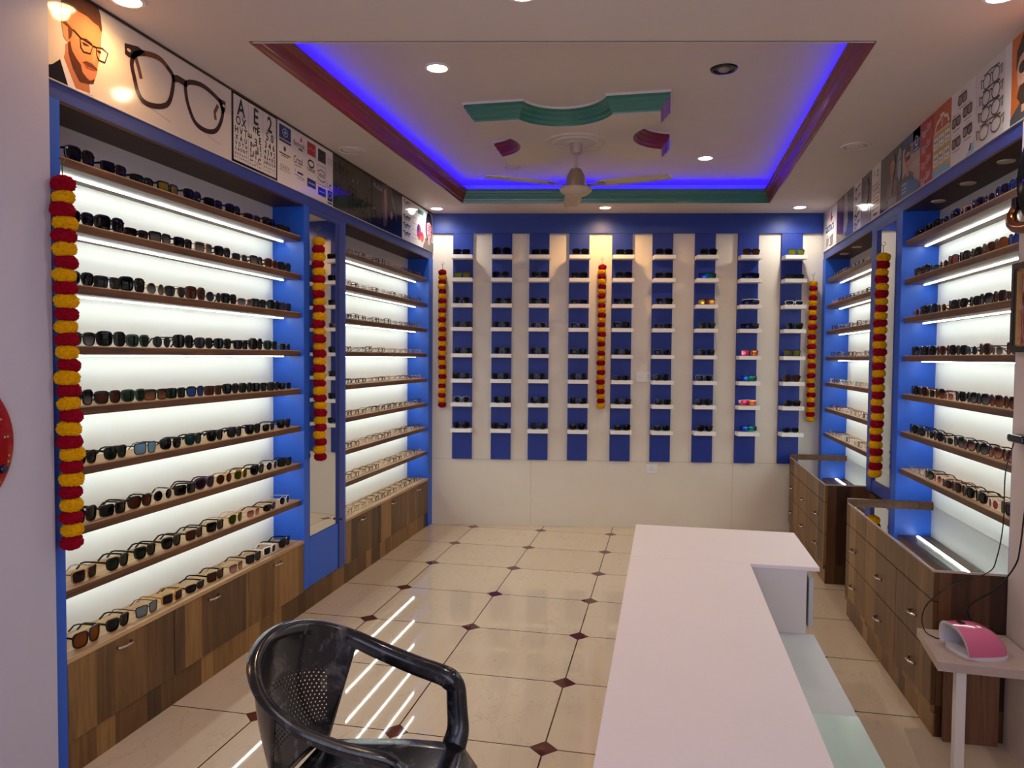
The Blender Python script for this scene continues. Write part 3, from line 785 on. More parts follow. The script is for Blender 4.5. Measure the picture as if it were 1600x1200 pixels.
# tinted pairs on the shelving beside the entrance: every row from the near end to the mirror, top shelf first
ROWS = ['b/black/black s/black/black l/black/green s/black/yellow w/black/black s/black/black w/black/black l/purple/purple s/black/black l/black/black',
 'w/black/black b/black/black l/black/black s/black/gradgrey s/black/black n/gold/gradgrey w/black/black t/silver/grey s/black/gradgrey w/tort/brown w/black/grey',
 'w/black/black n/black/grey b/black/black o/gold/gradgrey a/gold/grey b/brown/brown o/silver/grey w/black/black t/rose/gradgrey s/black/grey w/black/black s/navy/grey',
 'w/black/gradgrey b/black/black w/green/green o/black/grey b/black/black w/black/grey w/black/black s/black/black b/black/black w/green/green t/silver/black',
 'b/black/gradgrey w/black/brown w/green/green s/black/gradbrown s/black/green c/black/blue s/brown/brown w/black/black w/black/green s/black/black s/black/grey t/black/black',
 'w/black/black w/black/green n/black/paleblue c/black/black w/black/teal w/black/black w/black/grey w/black/black t/black/black w/black/black',
 'b/black/black s/black/black w/black/brown o/white/black s/black/black k/purple/purple o/gold/brown c/gold/olive w/black/black o/white/grey s/black/grey',
 'n/gold/purple w/black/green w/black/green w/black/black s/black/brown s/black/black a/gold/olive t/rose/gradrose l/black/black o/white/black',
 'b/black/amber w/black/black n/black/silver s/gold/purple l/black/black s/black/brown t/black/gradrose s/black/grey s/white/black w/black/black']
for r, row in enumerate(ROWS):
    it = parse(row); n = len(it); z = (SHZ[r]+ST if r < 8 else .442)+.0004
    where = 'on %s shelf down' % ORD[r] if r < 8 else 'on the wooden cabinet'
    for k, (st, fc, lk) in enumerate(it):
        y = 2.257+.075+(1.793-.15)*(k+.5-.08)/(n-.16)
        lab = '%s sunglasses, %s pair from entrance wall %s, sunglasses bay' % (desc(st, fc, lk), ORD[k], where)
        eyewear('sunglasses', st, fc, lk, lab, 'sunglasses', 'sunglasses in the bay beside the entrance wall', (XL-.041+rnd.uniform(-.004, .004), y, z), PI/2+rnd.uniform(-.13, .06))
# the bay across the counter: bigger, rounder pairs; near end (pink nail lamp) to the mirror
ROWS = ['b/navy/blue b/navy/purple o/black/purple b/purple/purple s/rose/purple b/navy/black o/black/purple b/black/black k/black/black s/black/black',
 'b/navy/blue b/tort/amber b/tort/brown k/black/black b/black/purple b/black/pink o/gold/grey t/black/gradgrey b/black/gradgrey b/black/gradrose',
 'o/brown/brown b/brown/purple b/black/gradgrey k/black/black k/black/black b/black/grey o/gold/brown b/navy/grey b/black/black o/rose/purple',
 'b/brown/gradbrown t/silver/gradgrey b/tort/purple o/silver/grey k/black/black b/black/black k/tort/brown b/black/black b/black/black b/black/gradgrey',
 'b/brown/gradbrown b/tort/gradbrown b/black/gradgrey b/black/gradgrey k/black/black t/rose/gradrose b/brown/gradbrown n/gold/grey b/brown/brown b/black/black',
 'b/brown/gradrose b/tort/gradrose b/black/gradgrey k/black/gradrose b/black/gradgrey t/silver/grey k/black/black o/black/black b/black/grey b/black/black',
 'b/black/black o/white/pink b/black/black b/black/black b/tort/purple s/brown/purple o/rose/gradrose k/black/gradgrey t/black/clear t/silver/clear']
for r, row in enumerate(ROWS):
    it = parse(row); n = len(it); z = SHZ[r]+ST+.0004
    for k, (st, fc, lk) in enumerate(it):
        y = 3.288+.078+(1.492-.156)*(k+.5-.04)/(n-.08)
        lab = '%s sunglasses, %s pair from the mirror on %s shelf above nail lamp drawers' % (desc(st, fc, lk), ORD[n-1-k], ORD[r])
        eyewear('sunglasses', st, fc, lk, lab, 'sunglasses', 'sunglasses in the bay above the nail lamp', (XR+.041+rnd.uniform(-.004, .004), y, z), -PI/2+.03+rnd.uniform(-.04, .05), .85)
# one pair on every little shelf of the back wall, one string per panel, top to bottom
PAN = ['s/black/black s/green/yellow w/black/black s/black/grey s/black/black s/black/black w/silver/black w/black/black',
 'b/black/black w/black/black s/black/black s/black/black w/black/black s/black/black w/black/black s/black/black',
 's/black/black w/black/black s/black/black t/rose/black w/black/black s/black/black w/black/black c/black/grey',
 'w/black/black s/black/black l/black/black t/silver/black s/black/black w/black/black s/black/black w/black/black',
 's/black/black w/black/black s/black/black w/black/black s/black/black l/black/black s/black/black s/black/black',
 'w/black/black s/black/black w/black/black l/black/black s/navy/black w/black/black s/green/black s/green/black',
 'w/black/black v/black/sea v/black/fire w/black/black s/black/black n/silver/black w/black/black w/black/black',
 'w/black/brown v/black/night v/white/night v/black/night s/pink/pinkfire v/black/sea v/white/pinkfire v/black/sea'.replace('s/pink', 's/tort'),
 'w/green/yellow l/black/green l/white/black w/black/black w/black/yellow k/black/brown s/black/black t/black/black']
for k, row in enumerate(PAN):
    fc_ = 8-k
    for r, (st, fc, lk) in enumerate(parse(row)):
        pw = 'panel beside glass-topped drawers' if fc_ == 0 else '%s panel from glass-topped drawers' % ORD[fc_]
        lab = '%s sunglasses on %s shelf down, %s' % (desc(st, fc, lk), ORD[r], pw)
        p = BW(PS[k]+PWD/2+rnd.uniform(-.008, .014), .105, BZ[r]+.0125)
        if rnd.random() < 0: continue
        eyewear('sunglasses', st, fc, lk, lab, 'sunglasses', 'sunglasses on the striped wall', p, TH+rnd.uniform(-.1, .1), 1.15, folded=True)
# clear spectacles
OPT = [('optic', 'black'), ('thin', 'black'), ('thin', 'silver'), ('optic', 'black'), ('thin', 'gold'), ('optic', 'clear'), ('round', 'black'), ('optic', 'navy'), ('thin', 'black'), ('optic', 'tort'), ('thin', 'rose'), ('optic', 'brown'), ('navigator', 'black')]
for r in range(9):
    z = (SHZ[r]+ST if r < 8 else .442)+.0004; n = 13; rot = rnd.uniform(.02, .06) if r < 5 else .16
    where = '%s shelf down' % ORD[r] if r < 8 else 'the wooden cabinet'
    for k in range(n):
        st, fc = OPT[(k*5+r*3+rnd.randrange(4)) % 13]
        if r == 8 and 4 <= k <= 6: st, fc = 'optic', 'black'
        y = 4.636+.07+(1.774-.14)*(k+.5)/n
        lab = '%s clear spectacles, %s from the mirror on %s, spectacles bay' % (desc(st, fc, 'clear'), ORD[k], where)
        eyewear('eyeglasses', st, fc, 'clear', lab, 'eyeglasses', 'spectacles between mirror and back wall', (XL-.041, y, z), PI/2-rot+rnd.uniform(-.03, .03), .87)
for r in range(7):
    z = SHZ[r]+ST+.0004; n = 11
    for k in range(n):
        st, fc = OPT[(k*4+r*5+rnd.randrange(5)) % 13]
        if r >= 4 and rnd.random() < .35: st, fc = 'optic', rnd.choice(['teal', 'white', 'clear'])
        y = 5.445+.068+(1.485-.136)*(k+.5)/n
        lab = '%s clear spectacles, %s from the mirror, %s shelf above glass-topped drawers' % (desc(st, fc, 'clear'), ORD[k], ORD[r])
        eyewear('eyeglasses', st, fc, 'clear', lab, 'eyeglasses', 'spectacles by the back wall drawers', (XR+.041, y, z), -PI/2+.04+rnd.uniform(-.03, .03), .86, parts=False)
# pairs lying under the glass tops
for ci, (ya, yb, n) in enumerate(((3.40, 4.66, 8), (5.55, 6.75, 6))):
    for k in range(n):
        for q in range(2):
            st, fc = OPT[(k*3+q*4) % 13]
            lab = '%s spectacles under glass %s, %s from mirror, %s row' % (desc(st, fc, 'clear'), ('near nail lamp', 'at back wall')[ci], ORD[n-1-k if ci == 0 else k], ('front', 'back')[q])
            eyewear('eyeglasses', st, fc, 'clear', lab, 'eyeglasses', 'spectacles under the glass tops', (1.16+q*.2, ya+(yb-ya)*(k+.5)/n, .6084), -PI/2+rnd.uniform(-.12, .12), .85, parts=False)

# ------------------------------------------------------------------ posters
_TX = {}
def text_geo(s, font_off=0.0):
    if (s, font_off) not in _TX:
        cu = bpy.data.curves.new('lettering', 'FONT'); cu.body = s; cu.size = 1; cu.align_x = 'CENTER'; cu.offset = font_off; cu.resolution_u = 3; cu.fill_mode = 'FRONT'
        o = bpy.data.objects.new('lettering', cu); COL.objects.link(o)
        bpy.context.view_layer.update()
        me = bpy.data.meshes.new_from_object(o.evaluated_get(bpy.context.evaluated_depsgraph_get()))
        _TX[(s, font_off)] = ([tuple(v.co) for v in me.vertices], [tuple(p.vertices) for p in me.polygons])
        bpy.data.objects.remove(o); bpy.data.curves.remove(cu); bpy.data.meshes.remove(me)
    return _TX[(s, font_off)]

class Art(MB):
    """flat printed sheet on a side wall: u runs to the viewer's right along the wall, v up from the sheet's foot"""
    def __init__(s, side, ystart, W, bg, H=.348, z0=2.501):
        super().__init__(); s.side = side; s.y = ystart; s.W = W; s.H = H; s.z0 = z0
        x0 = XL if side < 0 else XR; sg = -side; s.x0 = x0; s.sg = sg
        a, b = s.P(.0015, 0, 0), s.P(W-.0015, H, 0)
        s.box(*sorted((x0-sg*.003, x0+sg*.0012)), *sorted((a[1], b[1])), a[2], b[2], m=flat(bg))
    def P(s, u, v, k):
        return (s.x0+s.sg*(.0012+.0004*k), s.y+u if s.side < 0 else s.y-u, s.z0+v)
    def cl(s, u, v): return min(max(u, .0016), s.W-.0016), min(max(v, .0005), s.H-.0005)
    def poly(s, pts, c, k=1): s.quadpts([s.P(*s.cl(*p), k) for p in pts], flat(c))
    def rect(s, u0, v0, u1, v1, c, k=1): s.poly([(u0, v0), (u1, v0), (u1, v1), (u0, v1)], c, k)
    def ell(s, u, v, a, b, c, k=1, n=20): s.poly([(u+a*math.cos(2*PI*j/n), v+b*math.sin(2*PI*j/n)) for j in range(n)], c, k)
    def stroke(s, pts, w, c, k=2, closed=False):
        n = len(pts); P = [Vector(p) for p in pts]; A = []; B = []
        for j in range(n):
            t = (P[(j+1) % n]-P[j-1]) if closed else (P[min(j+1, n-1)]-P[max(j-1, 0)])
            t.normalize(); d = Vector((-t.y, t.x))*w/2; A.append(P[j]+d); B.append(P[j]-d)
        for j in range(n if closed else n-1):
            q = (j+1) % n; s.quadpts([s.P(*s.cl(*p), k) for p in (A[j], A[q], B[q], B[j])], flat(c))
    def ring(s, u, v, a, b, w, c, k=2, n=22, sq=2.0):
        s.stroke([(u+math.copysign(abs(math.cos(2*PI*j/n))**(2/sq), math.cos(2*PI*j/n))*a, v+math.copysign(abs(math.sin(2*PI*j/n))**(2/sq), math.sin(2*PI*j/n))*b) for j in range(n)], w, c, k, True)
    def text(s, t, u, v, size, c, k=3, sx=1.0, bold=0.0, rot=0.0, shear=0.0):
        vs, fs = text_geo(t, bold); i = len(s.v); cr, sr = math.cos(rot), math.sin(rot)
        for x, y, z in vs:
            x = (x+shear*y)*size*sx; y = y*size; s.v.append(s.P(u+x*cr-y*sr, v+x*sr+y*cr, k))
        for f in fs: s.face([i+j for j in f], flat(c))
    def specs(s, u, v, w, c, k=3, sq=2.6, lens=None, th=None, tilt=0.0):
        a = w*.22; b = a*.8; th = th or w*.05
        for q in (-1, 1):
            if lens: s.ell(u+q*w*.26, v+q*tilt, a, b, lens, k)
            s.ring(u+q*w*.26, v+q*tilt, a, b, th, c, k+1, sq=sq)
        s.stroke([(u-w*.05, v+b*.3-tilt*.2), (u, v+b*.5), (u+w*.05, v+b*.3+tilt*.2)], th, c, k+1)
        for q in (-1, 1): s.stroke([(u+q*w*.47, v+b*.4+q*tilt), (u+q*w*.53, v+b*.55+q*tilt), (u+q*w*.44, v+b*1.3+q*tilt)], th*.8, c, k+1)
    def person(s, u, v, h, skin, hair, top, shades=None, k=2, long=False):
        if long: s.ell(u, v+h*.02, h*.34, h*.52, hair, k)
        s.poly([(u-h*.6, v-h*.95), (u-h*.5, v-h*.5), (u-h*.14, v-h*.36), (u+h*.14, v-h*.36), (u+h*.5, v-h*.5), (u+h*.6, v-h*.95)], top, k+1)
        s.poly([(u-h*.12, v-h*.5), (u-h*.12, v-h*.2), (u+h*.12, v-h*.2), (u+h*.12, v-h*.5)], skin, k+2)
        s.ell(u, v, h*.25, h*.34, skin, k+3)
        s.poly([(u-h*.27, v+h*.02), (u-h*.27, v+h*.25), (u-h*.1, v+h*.42), (u+h*.14, v+h*.41), (u+h*.27, v+h*.22), (u+h*.27, v+h*.02), (u+h*.2, v+h*.16), (u, v+h*.22), (u-h*.2, v+h*.15)], hair, k+4)
        s.poly([(u-h*.08, v-h*.19), (u, v-h*.17), (u+h*.08, v-h*.19), (u, v-h*.22)], (150, 60, 60), k+5)
        if shades:
            for q in (-1, 1): s.ell(u+q*h*.11, v+h*.02, h*.095, h*.07, shades, k+5)
            s.rect(u-h*.03, v+h*.03, u+h*.03, v+h*.05, shades, k+5)
        else:
            for q in (-1, 1): s.ell(u+q*h*.1, v+h*.02, h*.04, h*.018, (40, 26, 22), k+5)
    def done(s, label, name='poster'):
        o = s.build(name, None); return tag(o, label, 'poster', None)

# bearded man and large tortoiseshell frame
A = Art(-1, 2.197, 1.115, (226, 212, 200))
g = {
'skin': [(0.072, 0.302), (0.07, 0.21), (0.084, 0.16), (0.101, 0.155), (0.106, 0.115), (0.121, 0.085), (0.152, 0.054), (0.192, 0.044), (0.218, 0.051), (0.235, 0.094), (0.24, 0.121), (0.247, 0.145), (0.253, 0.17), (0.258, 0.2), (0.261, 0.246), (0.264, 0.272), (0.253, 0.312), (0.248, 0.347), (0.222, 0.347), (0.072, 0.347)],
'hair': [(0.072, 0.302), (0.072, .347), (0.243, 0.347), (0.256, 0.319), (0.264, 0.269), (0.259, 0.255), (0.246, 0.274), (0.221, 0.276), (0.192, 0.285), (0.132, 0.285), (0.097, 0.269), (0.085, 0.243), (0.096, 0.221), (0.123, 0.209), (0.115, 0.179), (0.103, 0.165), (0.1, 0.208), (0.07, 0.213)],
'beard': [(0.101, 0.155), (0.109, 0.164), (0.116, 0.134), (0.137, 0.112), (0.157, 0.098), (0.164, 0.074), (0.185, 0.06), (0.201, 0.056), (0.224, 0.071), (0.218, 0.051), (0.192, 0.042), (0.152, 0.035), (0.121, 0.073), (0.102, 0.119)],
'mous': [(0.163, 0.11), (0.186, 0.122), (0.21, 0.122), (0.235, 0.114), (0.239, 0.105), (0.223, 0.106), (0.189, 0.106)],
'mouth': [(0.169, 0.105), (0.202, 0.103), (0.235, 0.105), (0.218, 0.099), (0.185, 0.097)],
'neck': [(0.087, 0.143), (0.101, 0.155), (0.121, 0.085), (0.152, 0.054), (0.197, 0.045), (0.2, 0.009), (0.131, 0.004), (0.079, 0.089), (0.087, 0.119)],
'shirt': [(0.062, 0.083), (0.079, 0.092), (0.131, 0.004), (0.2, 0.009), (0.197, 0.039), (0.217, 0.007), (0.139, 0.001), (0.096, 0.001)],
'suit': [(0.002, 0.039), (0.028, 0.051), (0.062, 0.081), (0.096, 0.001), (0.002, 0.001)],
'g1': [(0.154, 0.195), (0.216, 0.189), (0.203, 0.155), (0.17, 0.149), (0.158, 0.16)], 'g2': [(0.232, 0.19), (0.262, 0.199), (0.291, 0.191), (0.275, 0.151), (0.244, 0.148), (0.234, 0.162)],
'eye1': [(0.162, 0.183), (0.187, 0.184), (0.199, 0.18), (0.174, 0.174)], 'nose': [(0.226, 0.187), (0.241, 0.174), (0.225, 0.128), (0.207, 0.127), (0.215, 0.147)],
'ear': [(0.073, 0.21), (0.092, 0.208), (0.101, 0.185), (0.093, 0.155), (0.078, 0.169)],
'r1': [(0.439, 0.245), (0.496, 0.273), (0.583, 0.288), (0.644, 0.268), (0.675, 0.239), (0.664, 0.167), (0.632, 0.112), (0.561, 0.082), (0.493, 0.076), (0.456, 0.102), (0.434, 0.157), (0.421, 0.203)],
'r2': [(0.768, 0.252), (0.866, 0.28), (0.964, 0.27), (1.034, 0.242), (1.033, 0.181), (0.987, 0.11), (0.912, 0.084), (0.829, 0.095), (0.784, 0.145), (0.762, 0.201)],
'e1': [(0.382, 0.268), (0.458, 0.285), (0.496, 0.28), (0.435, 0.225), (0.403, 0.222), (0.384, 0.226)], 'e2': [(1.002, 0.268), (1.064, 0.267), (1.06, 0.22), (1.034, 0.2)],
't1': [(0.444, 0.237), (0.462, 0.199), (0.475, 0.163)], 't2': [(1.002, 0.231), (0.975, 0.19), (0.982, 0.157)]}
def smooth_closed(p, n=4):
    out = []; N = len(p)
    for i in range(N):
        a, b, c, d = (Vector(p[(i+k-1) % N]) for k in range(4))
        for j in range(n):
            t = j/n; out.append(tuple(.5*((2*b)+(c-a)*t+(2*a-5*b+4*c-d)*t*t+(3*b-a-3*c+d)*t**3)))
    return out
A.poly(g['neck'], (186, 118, 84), 1); A.poly(g['skin'], (196, 128, 90), 2); A.poly(g['ear'], (204, 140, 100), 3); A.poly(g['hair'], (96, 56, 36), 3)
A.poly(g['beard'], (86, 50, 34), 4); A.poly(g['mous'], (98, 58, 40), 4); A.poly(g['mouth'], (168, 82, 68), 5); A.poly(g['nose'], (208, 142, 104), 4)
A.poly(g['shirt'], (228, 220, 220), 4); A.poly(g['suit'], (28, 24, 34), 5); A.poly(g['eye1'], (60, 36, 26), 5); A.ell(.247, .18, .01, .005, (60, 36, 26), 5)
A.stroke([(.157, .192), (.186, .199), (.212, .193)], .006, (60, 36, 26), 5)
for q in ('g1', 'g2'): A.stroke(g[q], .005, (40, 26, 22), 6, True)
A.stroke([(.123, .209), (.154, .195)], .006, (40, 26, 22), 6); A.stroke([(.216, .188), (.232, .19)], .006, (40, 26, 22), 6)
A.stroke([(.47, .068), (.56, .06), (.66, .045)], .004, (190, 174, 164), 1); A.stroke([(.84, .078), (.93, .066), (1.02, .05)], .004, (190, 174, 164), 1)
for q in ('t1', 't2'): A.stroke(g[q], .02, (110, 70, 58), 2)
for q in ('r1', 'r2'): A.stroke(smooth_closed(g[q]), .022, (58, 30, 26), 3, True)
A.stroke(smooth_closed(g['r1'])[4:12], .022, (116, 60, 36), 4)
A.stroke([(.67, .236), (.707, .248), (.768, .246)], .03, (58, 30, 26), 3)
for q in ('e1', 'e2'): A.poly(g[q], (58, 30, 26), 3)
A.ell(.405, .249, .012, .006, (214, 200, 190), 5); A.ell(1.046, .243, .010, .006, (214, 200, 190), 5)
A.done('long white poster of a bearded man in glasses and one huge tortoiseshell frame')
# eye chart of three columns
A = Art(-1, 3.314, .434, (24, 22, 24)); A.rect(.014, .014, .42, .334, (222, 214, 210), 1)
for q in (.147, .286): A.rect(q-.001, .014, q+.001, .334, (120, 112, 110), 2)
K = (20, 18, 20)
cols = [(.08, ['A', 'OX', 'HVT', 'XAU', 'VOTH', 'EAONT', 'OHXAVT', 'AVTOHXE']), (.216, ['E', 'mE', 'WBE', 'EWBE', 'EBEWE', 'EWEBW', 'EWEBEW', 'EBEWEBW']), (.353, ['2', '50', '346', '4592', '85483', '682539', '3948265', '29486537'])]
tops = [(.243, .112, 1), (.193, .060, .045), (.15, .050, .036), (.116, .037, .027), (.088, .030, .022), (.064, .025, .018), (.043, .017, .0145), (.027, .012, .0125)]
for cu, rows in cols:
    for (v, sz, pitch), wd in zip(tops, rows):
        for j, ch in enumerate(wd):
            uu = cu+(j-(len(wd)-1)/2)*(.12/max(len(wd), 2.4) if len(wd) > 1 else 0)
            if ch in 'mWB' : A.text('E', uu, v+sz*.34, sz, K, rot={'m': -PI/2, 'W': PI/2, 'B': PI}[ch], bold=.02)
            else: A.text(ch, uu, v, sz, K, sx=.9, bold=.02)
    A.ell(cu, .326, .004, .004, K, 3, 8); A.ell(cu, .2375, .003, .003, K, 3, 8); A.ell(cu, .197, .003, .003, K, 3, 8)
A.done('black-framed eye chart of three letter columns beside the huge tortoiseshell frame poster', 'eye_chart')
# sheet of trade logos
A = Art(-1, 3.748, .693, (228, 218, 214)); NV = (34, 44, 110)
A.rect(.02, .25, .15, .325, NV, 1); A.ring(.085, .288, .03, .02, .006, (150, 170, 220), 2); A.ell(.085, .288, .014, .01, (150, 170, 220), 2); A.rect(.02, .232, .15, .245, (60, 60, 70), 1)
A.text('fastrack', .245, .255, .042, K, 1, bold=.01); A.poly([(.255, .29), (.275, .325), (.28, .30), (.3, .295)], (200, 30, 50), 2); A.rect(.24, .238, .29, .248, (60, 60, 70), 1)
A.rect(.345, .245, .455, .32, (176, 30, 44), 1); A.stroke([(.36, .275), (.39, .29), (.42, .278), (.445, .29)], .004, (226, 120, 120), 2)
A.rect(.485, .24, .59, .315, (26, 24, 30), 1); A.stroke([(.52, .28), (.537, .30), (.555, .28)], .004, (90, 84, 90), 2); A.rect(.515, .26, .56, .266, (90, 84, 90), 2)
A.rect(.615, .285, .68, .29, (170, 164, 164), 1); A.text('IZARRA', .648, .265, .022, (150, 146, 148), 1); A.rect(.615, .255, .68, .259, (170, 164, 164), 1)
A.poly([(.075, .185), (.065, .20), (.082, .215), (.095, .20), (.088, .185)], (50, 44, 44), 1); A.rect(.02, .165, .145, .172, (70, 64, 64), 1); A.rect(.045, .155, .12, .16, (70, 64, 64), 1)
A.text('Crizal', .235, .155, .058, (40, 60, 70), 1, sx=.8, bold=.01); A.rect(.19, .14, .27, .145, (90, 110, 120), 1)
A.ring(.395, .195, .036, .020, .011, K, 1); A.text('OAKLEY', .395, .15, .028, K, 1, bold=.015)
A.stroke([(.475, .10), (.59, .10), (.59, .215), (.475, .215)], .004, K, 1, True); A.text('NOVA', .535, .148, .03, K, 2, bold=.02); A.stroke([(.482, .175), (.52, .192), (.56, .187), (.583, .17)], .006, K, 2); A.stroke([(.482, .14), (.51, .125), (.55, .122), (.583, .135)], .006, K, 2)
A.text('IZARRA', .082, .085, .034, (90, 86, 88), 1, sx=.9); A.rect(.02, .075, .145, .079, (140, 134, 134), 1)
for q, w_ in ((.20, .11), (.615, .065)):
    A.stroke([(q, .12 if q < .5 else .14), (q-.004, .09 if q < .5 else .11), (q+w_, .082 if q < .5 else .10)], .005, (110, 106, 150), 1)
    A.rect(q+.025, .1 if q < .5 else .118, q+w_-.015, .112 if q < .5 else .131, (40, 50, 110), 1); A.rect(q+.02, .07 if q < .5 else .092, q+w_, .074 if q < .5 else .096, (140, 136, 150), 1)
A.rect(.345, .055, .455, .105, NV, 1); A.rect(.36, .075, .44, .083, (150, 160, 210), 2)
A.rect(.485, .035, .59, .085, NV, 1); A.rect(.5, .056, .575, .063, (150, 160, 210), 2)
A.rect(.615, .025, .682, .09, NV, 1); A.ring(.649, .06, .02, .017, .006, (150, 170, 220), 2); A.rect(.615, .008, .682, .018, (60, 60, 70), 1)
A.done('white poster of rows of small trade logos between eye chart and dark leaf poster')
# dark leaf poster
A = Art(-1, 4.441, .629, (58, 54, 44)); r_ = random.Random(5)
for q in range(90):
    u, v = r_.uniform(.02, .6), r_.uniform(.015, .33); a = r_.uniform(.6, 2.2); l_ = r_.uniform(.02, .05)
    c_ = r_.choice([(84, 80, 62), (40, 38, 32), (70, 62, 44), (34, 34, 36), (96, 90, 74)] if u > .2 or v > .22 else [(44, 50, 96), (50, 50, 60), (34, 34, 36)])
    du, dv = math.cos(a)*l_, math.sin(a)*l_*.7
    A.poly([(u-du, v-dv), (u-dv*.22, v+du*.2), (u+du, v+dv), (u+dv*.22, v-du*.2)], c_, 1+q % 4)
for u, v in ((.1, .27), (.31, .17), (.45, .08), (.3, .06)): A.specs(u, v, .12, (22, 22, 26), 6)
A.done('dark poster of grey-green leaves and shadowed frames beside the logo poster')
# fashion poster with PRADA wording
A = Art(-1, 5.072, .637, (26, 24, 28)); A.text('PRADA', .12, .275, .055, (170, 160, 160), 2)
A.poly([(.2, .34), (.33, .34), (.35, .2), (.3, .04), (.24, .03), (.2, .14)], (96, 70, 72), 1); A.poly([(.34, .34), (.4, .33), (.5, .2), (.52, .1), (.44, .2)], (84, 72, 78), 1)
A.poly([(.24, .3), (.29, .32), (.31, .2), (.29, .08), (.26, .1)], (150, 112, 108), 2); A.specs(.1, .1, .16, (120, 110, 112), 3); A.ell(.4, .14, .03, .035, (120, 96, 96), 2)
A.specs(.13, .06, .12, (70, 64, 70), 3)
A.done('dark fashion poster with small pale capital letters above the spectacles shelving')
# white poster with frames and woman
A = Art(-1, 5.709, .82, (230, 222, 218))
for v in (.31, .19, .125, .06): A.stroke([(.03, v), (.06, v+.016), (.09, v-.012), (.13, v+.012), (.17, v-.004), (.2, v+.01)], .010, (30, 26, 28), 2); A.ring(.08, v-.012, .03, .012, .005, (30, 26, 28), 2); A.ring(.15, v-.008, .03, .012, .005, (30, 26, 28), 2)
A.rect(.38, .275, .54, .315, (60, 120, 116), 1); A.rect(.4, .255, .5, .26, (120, 116, 116), 1)
for v in (.22, .17, .12, .08, .045): A.rect(.25, v, .36, v+.004, (150, 144, 144), 1)
A.ell(.42, .12, .06, .07, (170, 60, 80), 1); A.ell(.5, .09, .05, .045, (190, 50, 60), 2); A.ell(.4, .15, .03, .03, (60, 60, 110), 3)
A.rect(.56, .0, .818, .347, (210, 200, 198), 1); A.poly([(.56, .0), (.58, .1), (.818, .08), (.818, 0)], (96, 88, 84), 2)
A.person(.69, .19, .28, (214, 150, 150), (28, 20, 22), (96, 88, 84), None, 2, True); A.specs(.69, .195, .14, (190, 60, 80), 9)
A.done('white poster of frames and dark-haired woman in red glasses against the back corner')

# the opposite wall, from the entrance towards the back wall
A = Art(1, 3.397, .42, (206, 104, 40))
A.person(.14, .2, .34, (196, 148, 124), (26, 22, 24), (70, 70, 72), (14, 14, 16), 2); A.poly([(.06, .1), (.1, .06), (.18, .06), (.22, .1), (.2, .14), (.08, .14)], (60, 40, 32), 7)
A.done('orange poster of a bearded man in dark sunglasses at the clock end')
# stack of four round frames
A = Art(1, 3.755, .357, (214, 204, 202)); A.rect(.30, .0, .355, .347, (228, 222, 220), 1)
for k, (v, c, w_) in enumerate([(.275, (50, 74, 84), .19), (.205, (34, 30, 34), .21), (.135, (44, 36, 34), .22), (.06, (96, 62, 56), .25)]):
    for q in (-1, 1): A.ring(.165+q*w_*.24, v-.004, w_*.19, .031, .0055, c, 3+k)
    A.stroke([(.165-w_*.06, v+.012), (.165, v+.02), (.165+w_*.06, v+.012)], .008, c, 3+k)
    for q in (-1, 1): A.stroke([(.165+q*w_*.44, v+.012), (.165+q*w_*.56, v+.02), (.165+q*w_*.52, v-.02)], .008, c, 3+k)
    A.stroke([(.165-w_*.4, v+.03), (.165, v+.036), (.165+w_*.42, v+.03)], .007, c, 3+k)
A.done('white poster of four round frames stacked on each other')
# sheet of five dark frames
A = Art(1, 4.049, .292, (224, 216, 214)); D = (70, 52, 52)
for u, v in ((.14, .29), (.07, .2), (.205, .215), (.075, .10), (.21, .12)):
    for q in (-1, 1):
        A.poly([(u+q*.027-.022, v-.018), (u+q*.027+.022, v-.018), (u+q*.027+.026, v+.018), (u+q*.027-.026, v+.018)], (130, 116, 118), 1)
        A.ring(u+q*.027, v, .024, .02, .008, D, 2, sq=3.4)
    A.rect(u-.05, v+.018, u+.05, v+.026, D, 3); A.rect(u-.04, v-.04, u+.045, v-.036, (110, 96, 96), 1); A.rect(u-.025, v+.036, u+.03, v+.039, (150, 140, 140), 1)
A.rect(.02, .235, .05, .24, D, 1); A.poly([(.19, .001), (.29, .001), (.29, .06), (.25, .03)], (150, 180, 198), 1); A.poly([(.23, .02), (.25, .05), (.262, .05), (.25, .02)], (34, 50, 84), 2)
A.done('white poster of five dark frames in pairs of rows')
# orange and gold offer sheet
A = Art(1, 4.298, .248, (196, 160, 96)); A.rect(.002, .225, .246, .347, (178, 66, 38), 1)
A.stroke([(.03, .235), (.05, .27), (.1, .285), (.105, .3), (.15, .3), (.155, .285), (.2, .275), (.222, .24)], .016, (226, 206, 176), 2); A.rect(.02, .222, .23, .23, (226, 206, 176), 2); A.stroke([(.127, .29), (.127, .24)], .012, (226, 206, 176), 2)
for v in (.14, .055):
    for u in (.045, .125, .205):
        A.rect(u-.033, v, u+.033, v+.062, (228, 220, 210), 2)
        for q in (-1, 1): A.ell(u+q*.014, v+.04, .008, .008, (60, 56, 60), 3, 10)
        A.rect(u-.018, v+.012, u+.018, v+.018, (150, 140, 130), 3)
A.poly([(.002, .001), (.246, .001), (.246, .03), (.12, .046), (.002, .03)], (128, 176, 200), 3)
A.done('orange and gold offer sheet of small frames in white boxes')
# red script poster
A = Art(1, 4.5, .2, (168, 22, 40))
for k in range(4): A.text('Ray-Ban', .1, .018+k*.085, .062, (226, 196, 190), 1, sx=.72, rot=.28, shear=.3)
A.done('narrow red poster repeating white script wording four times')
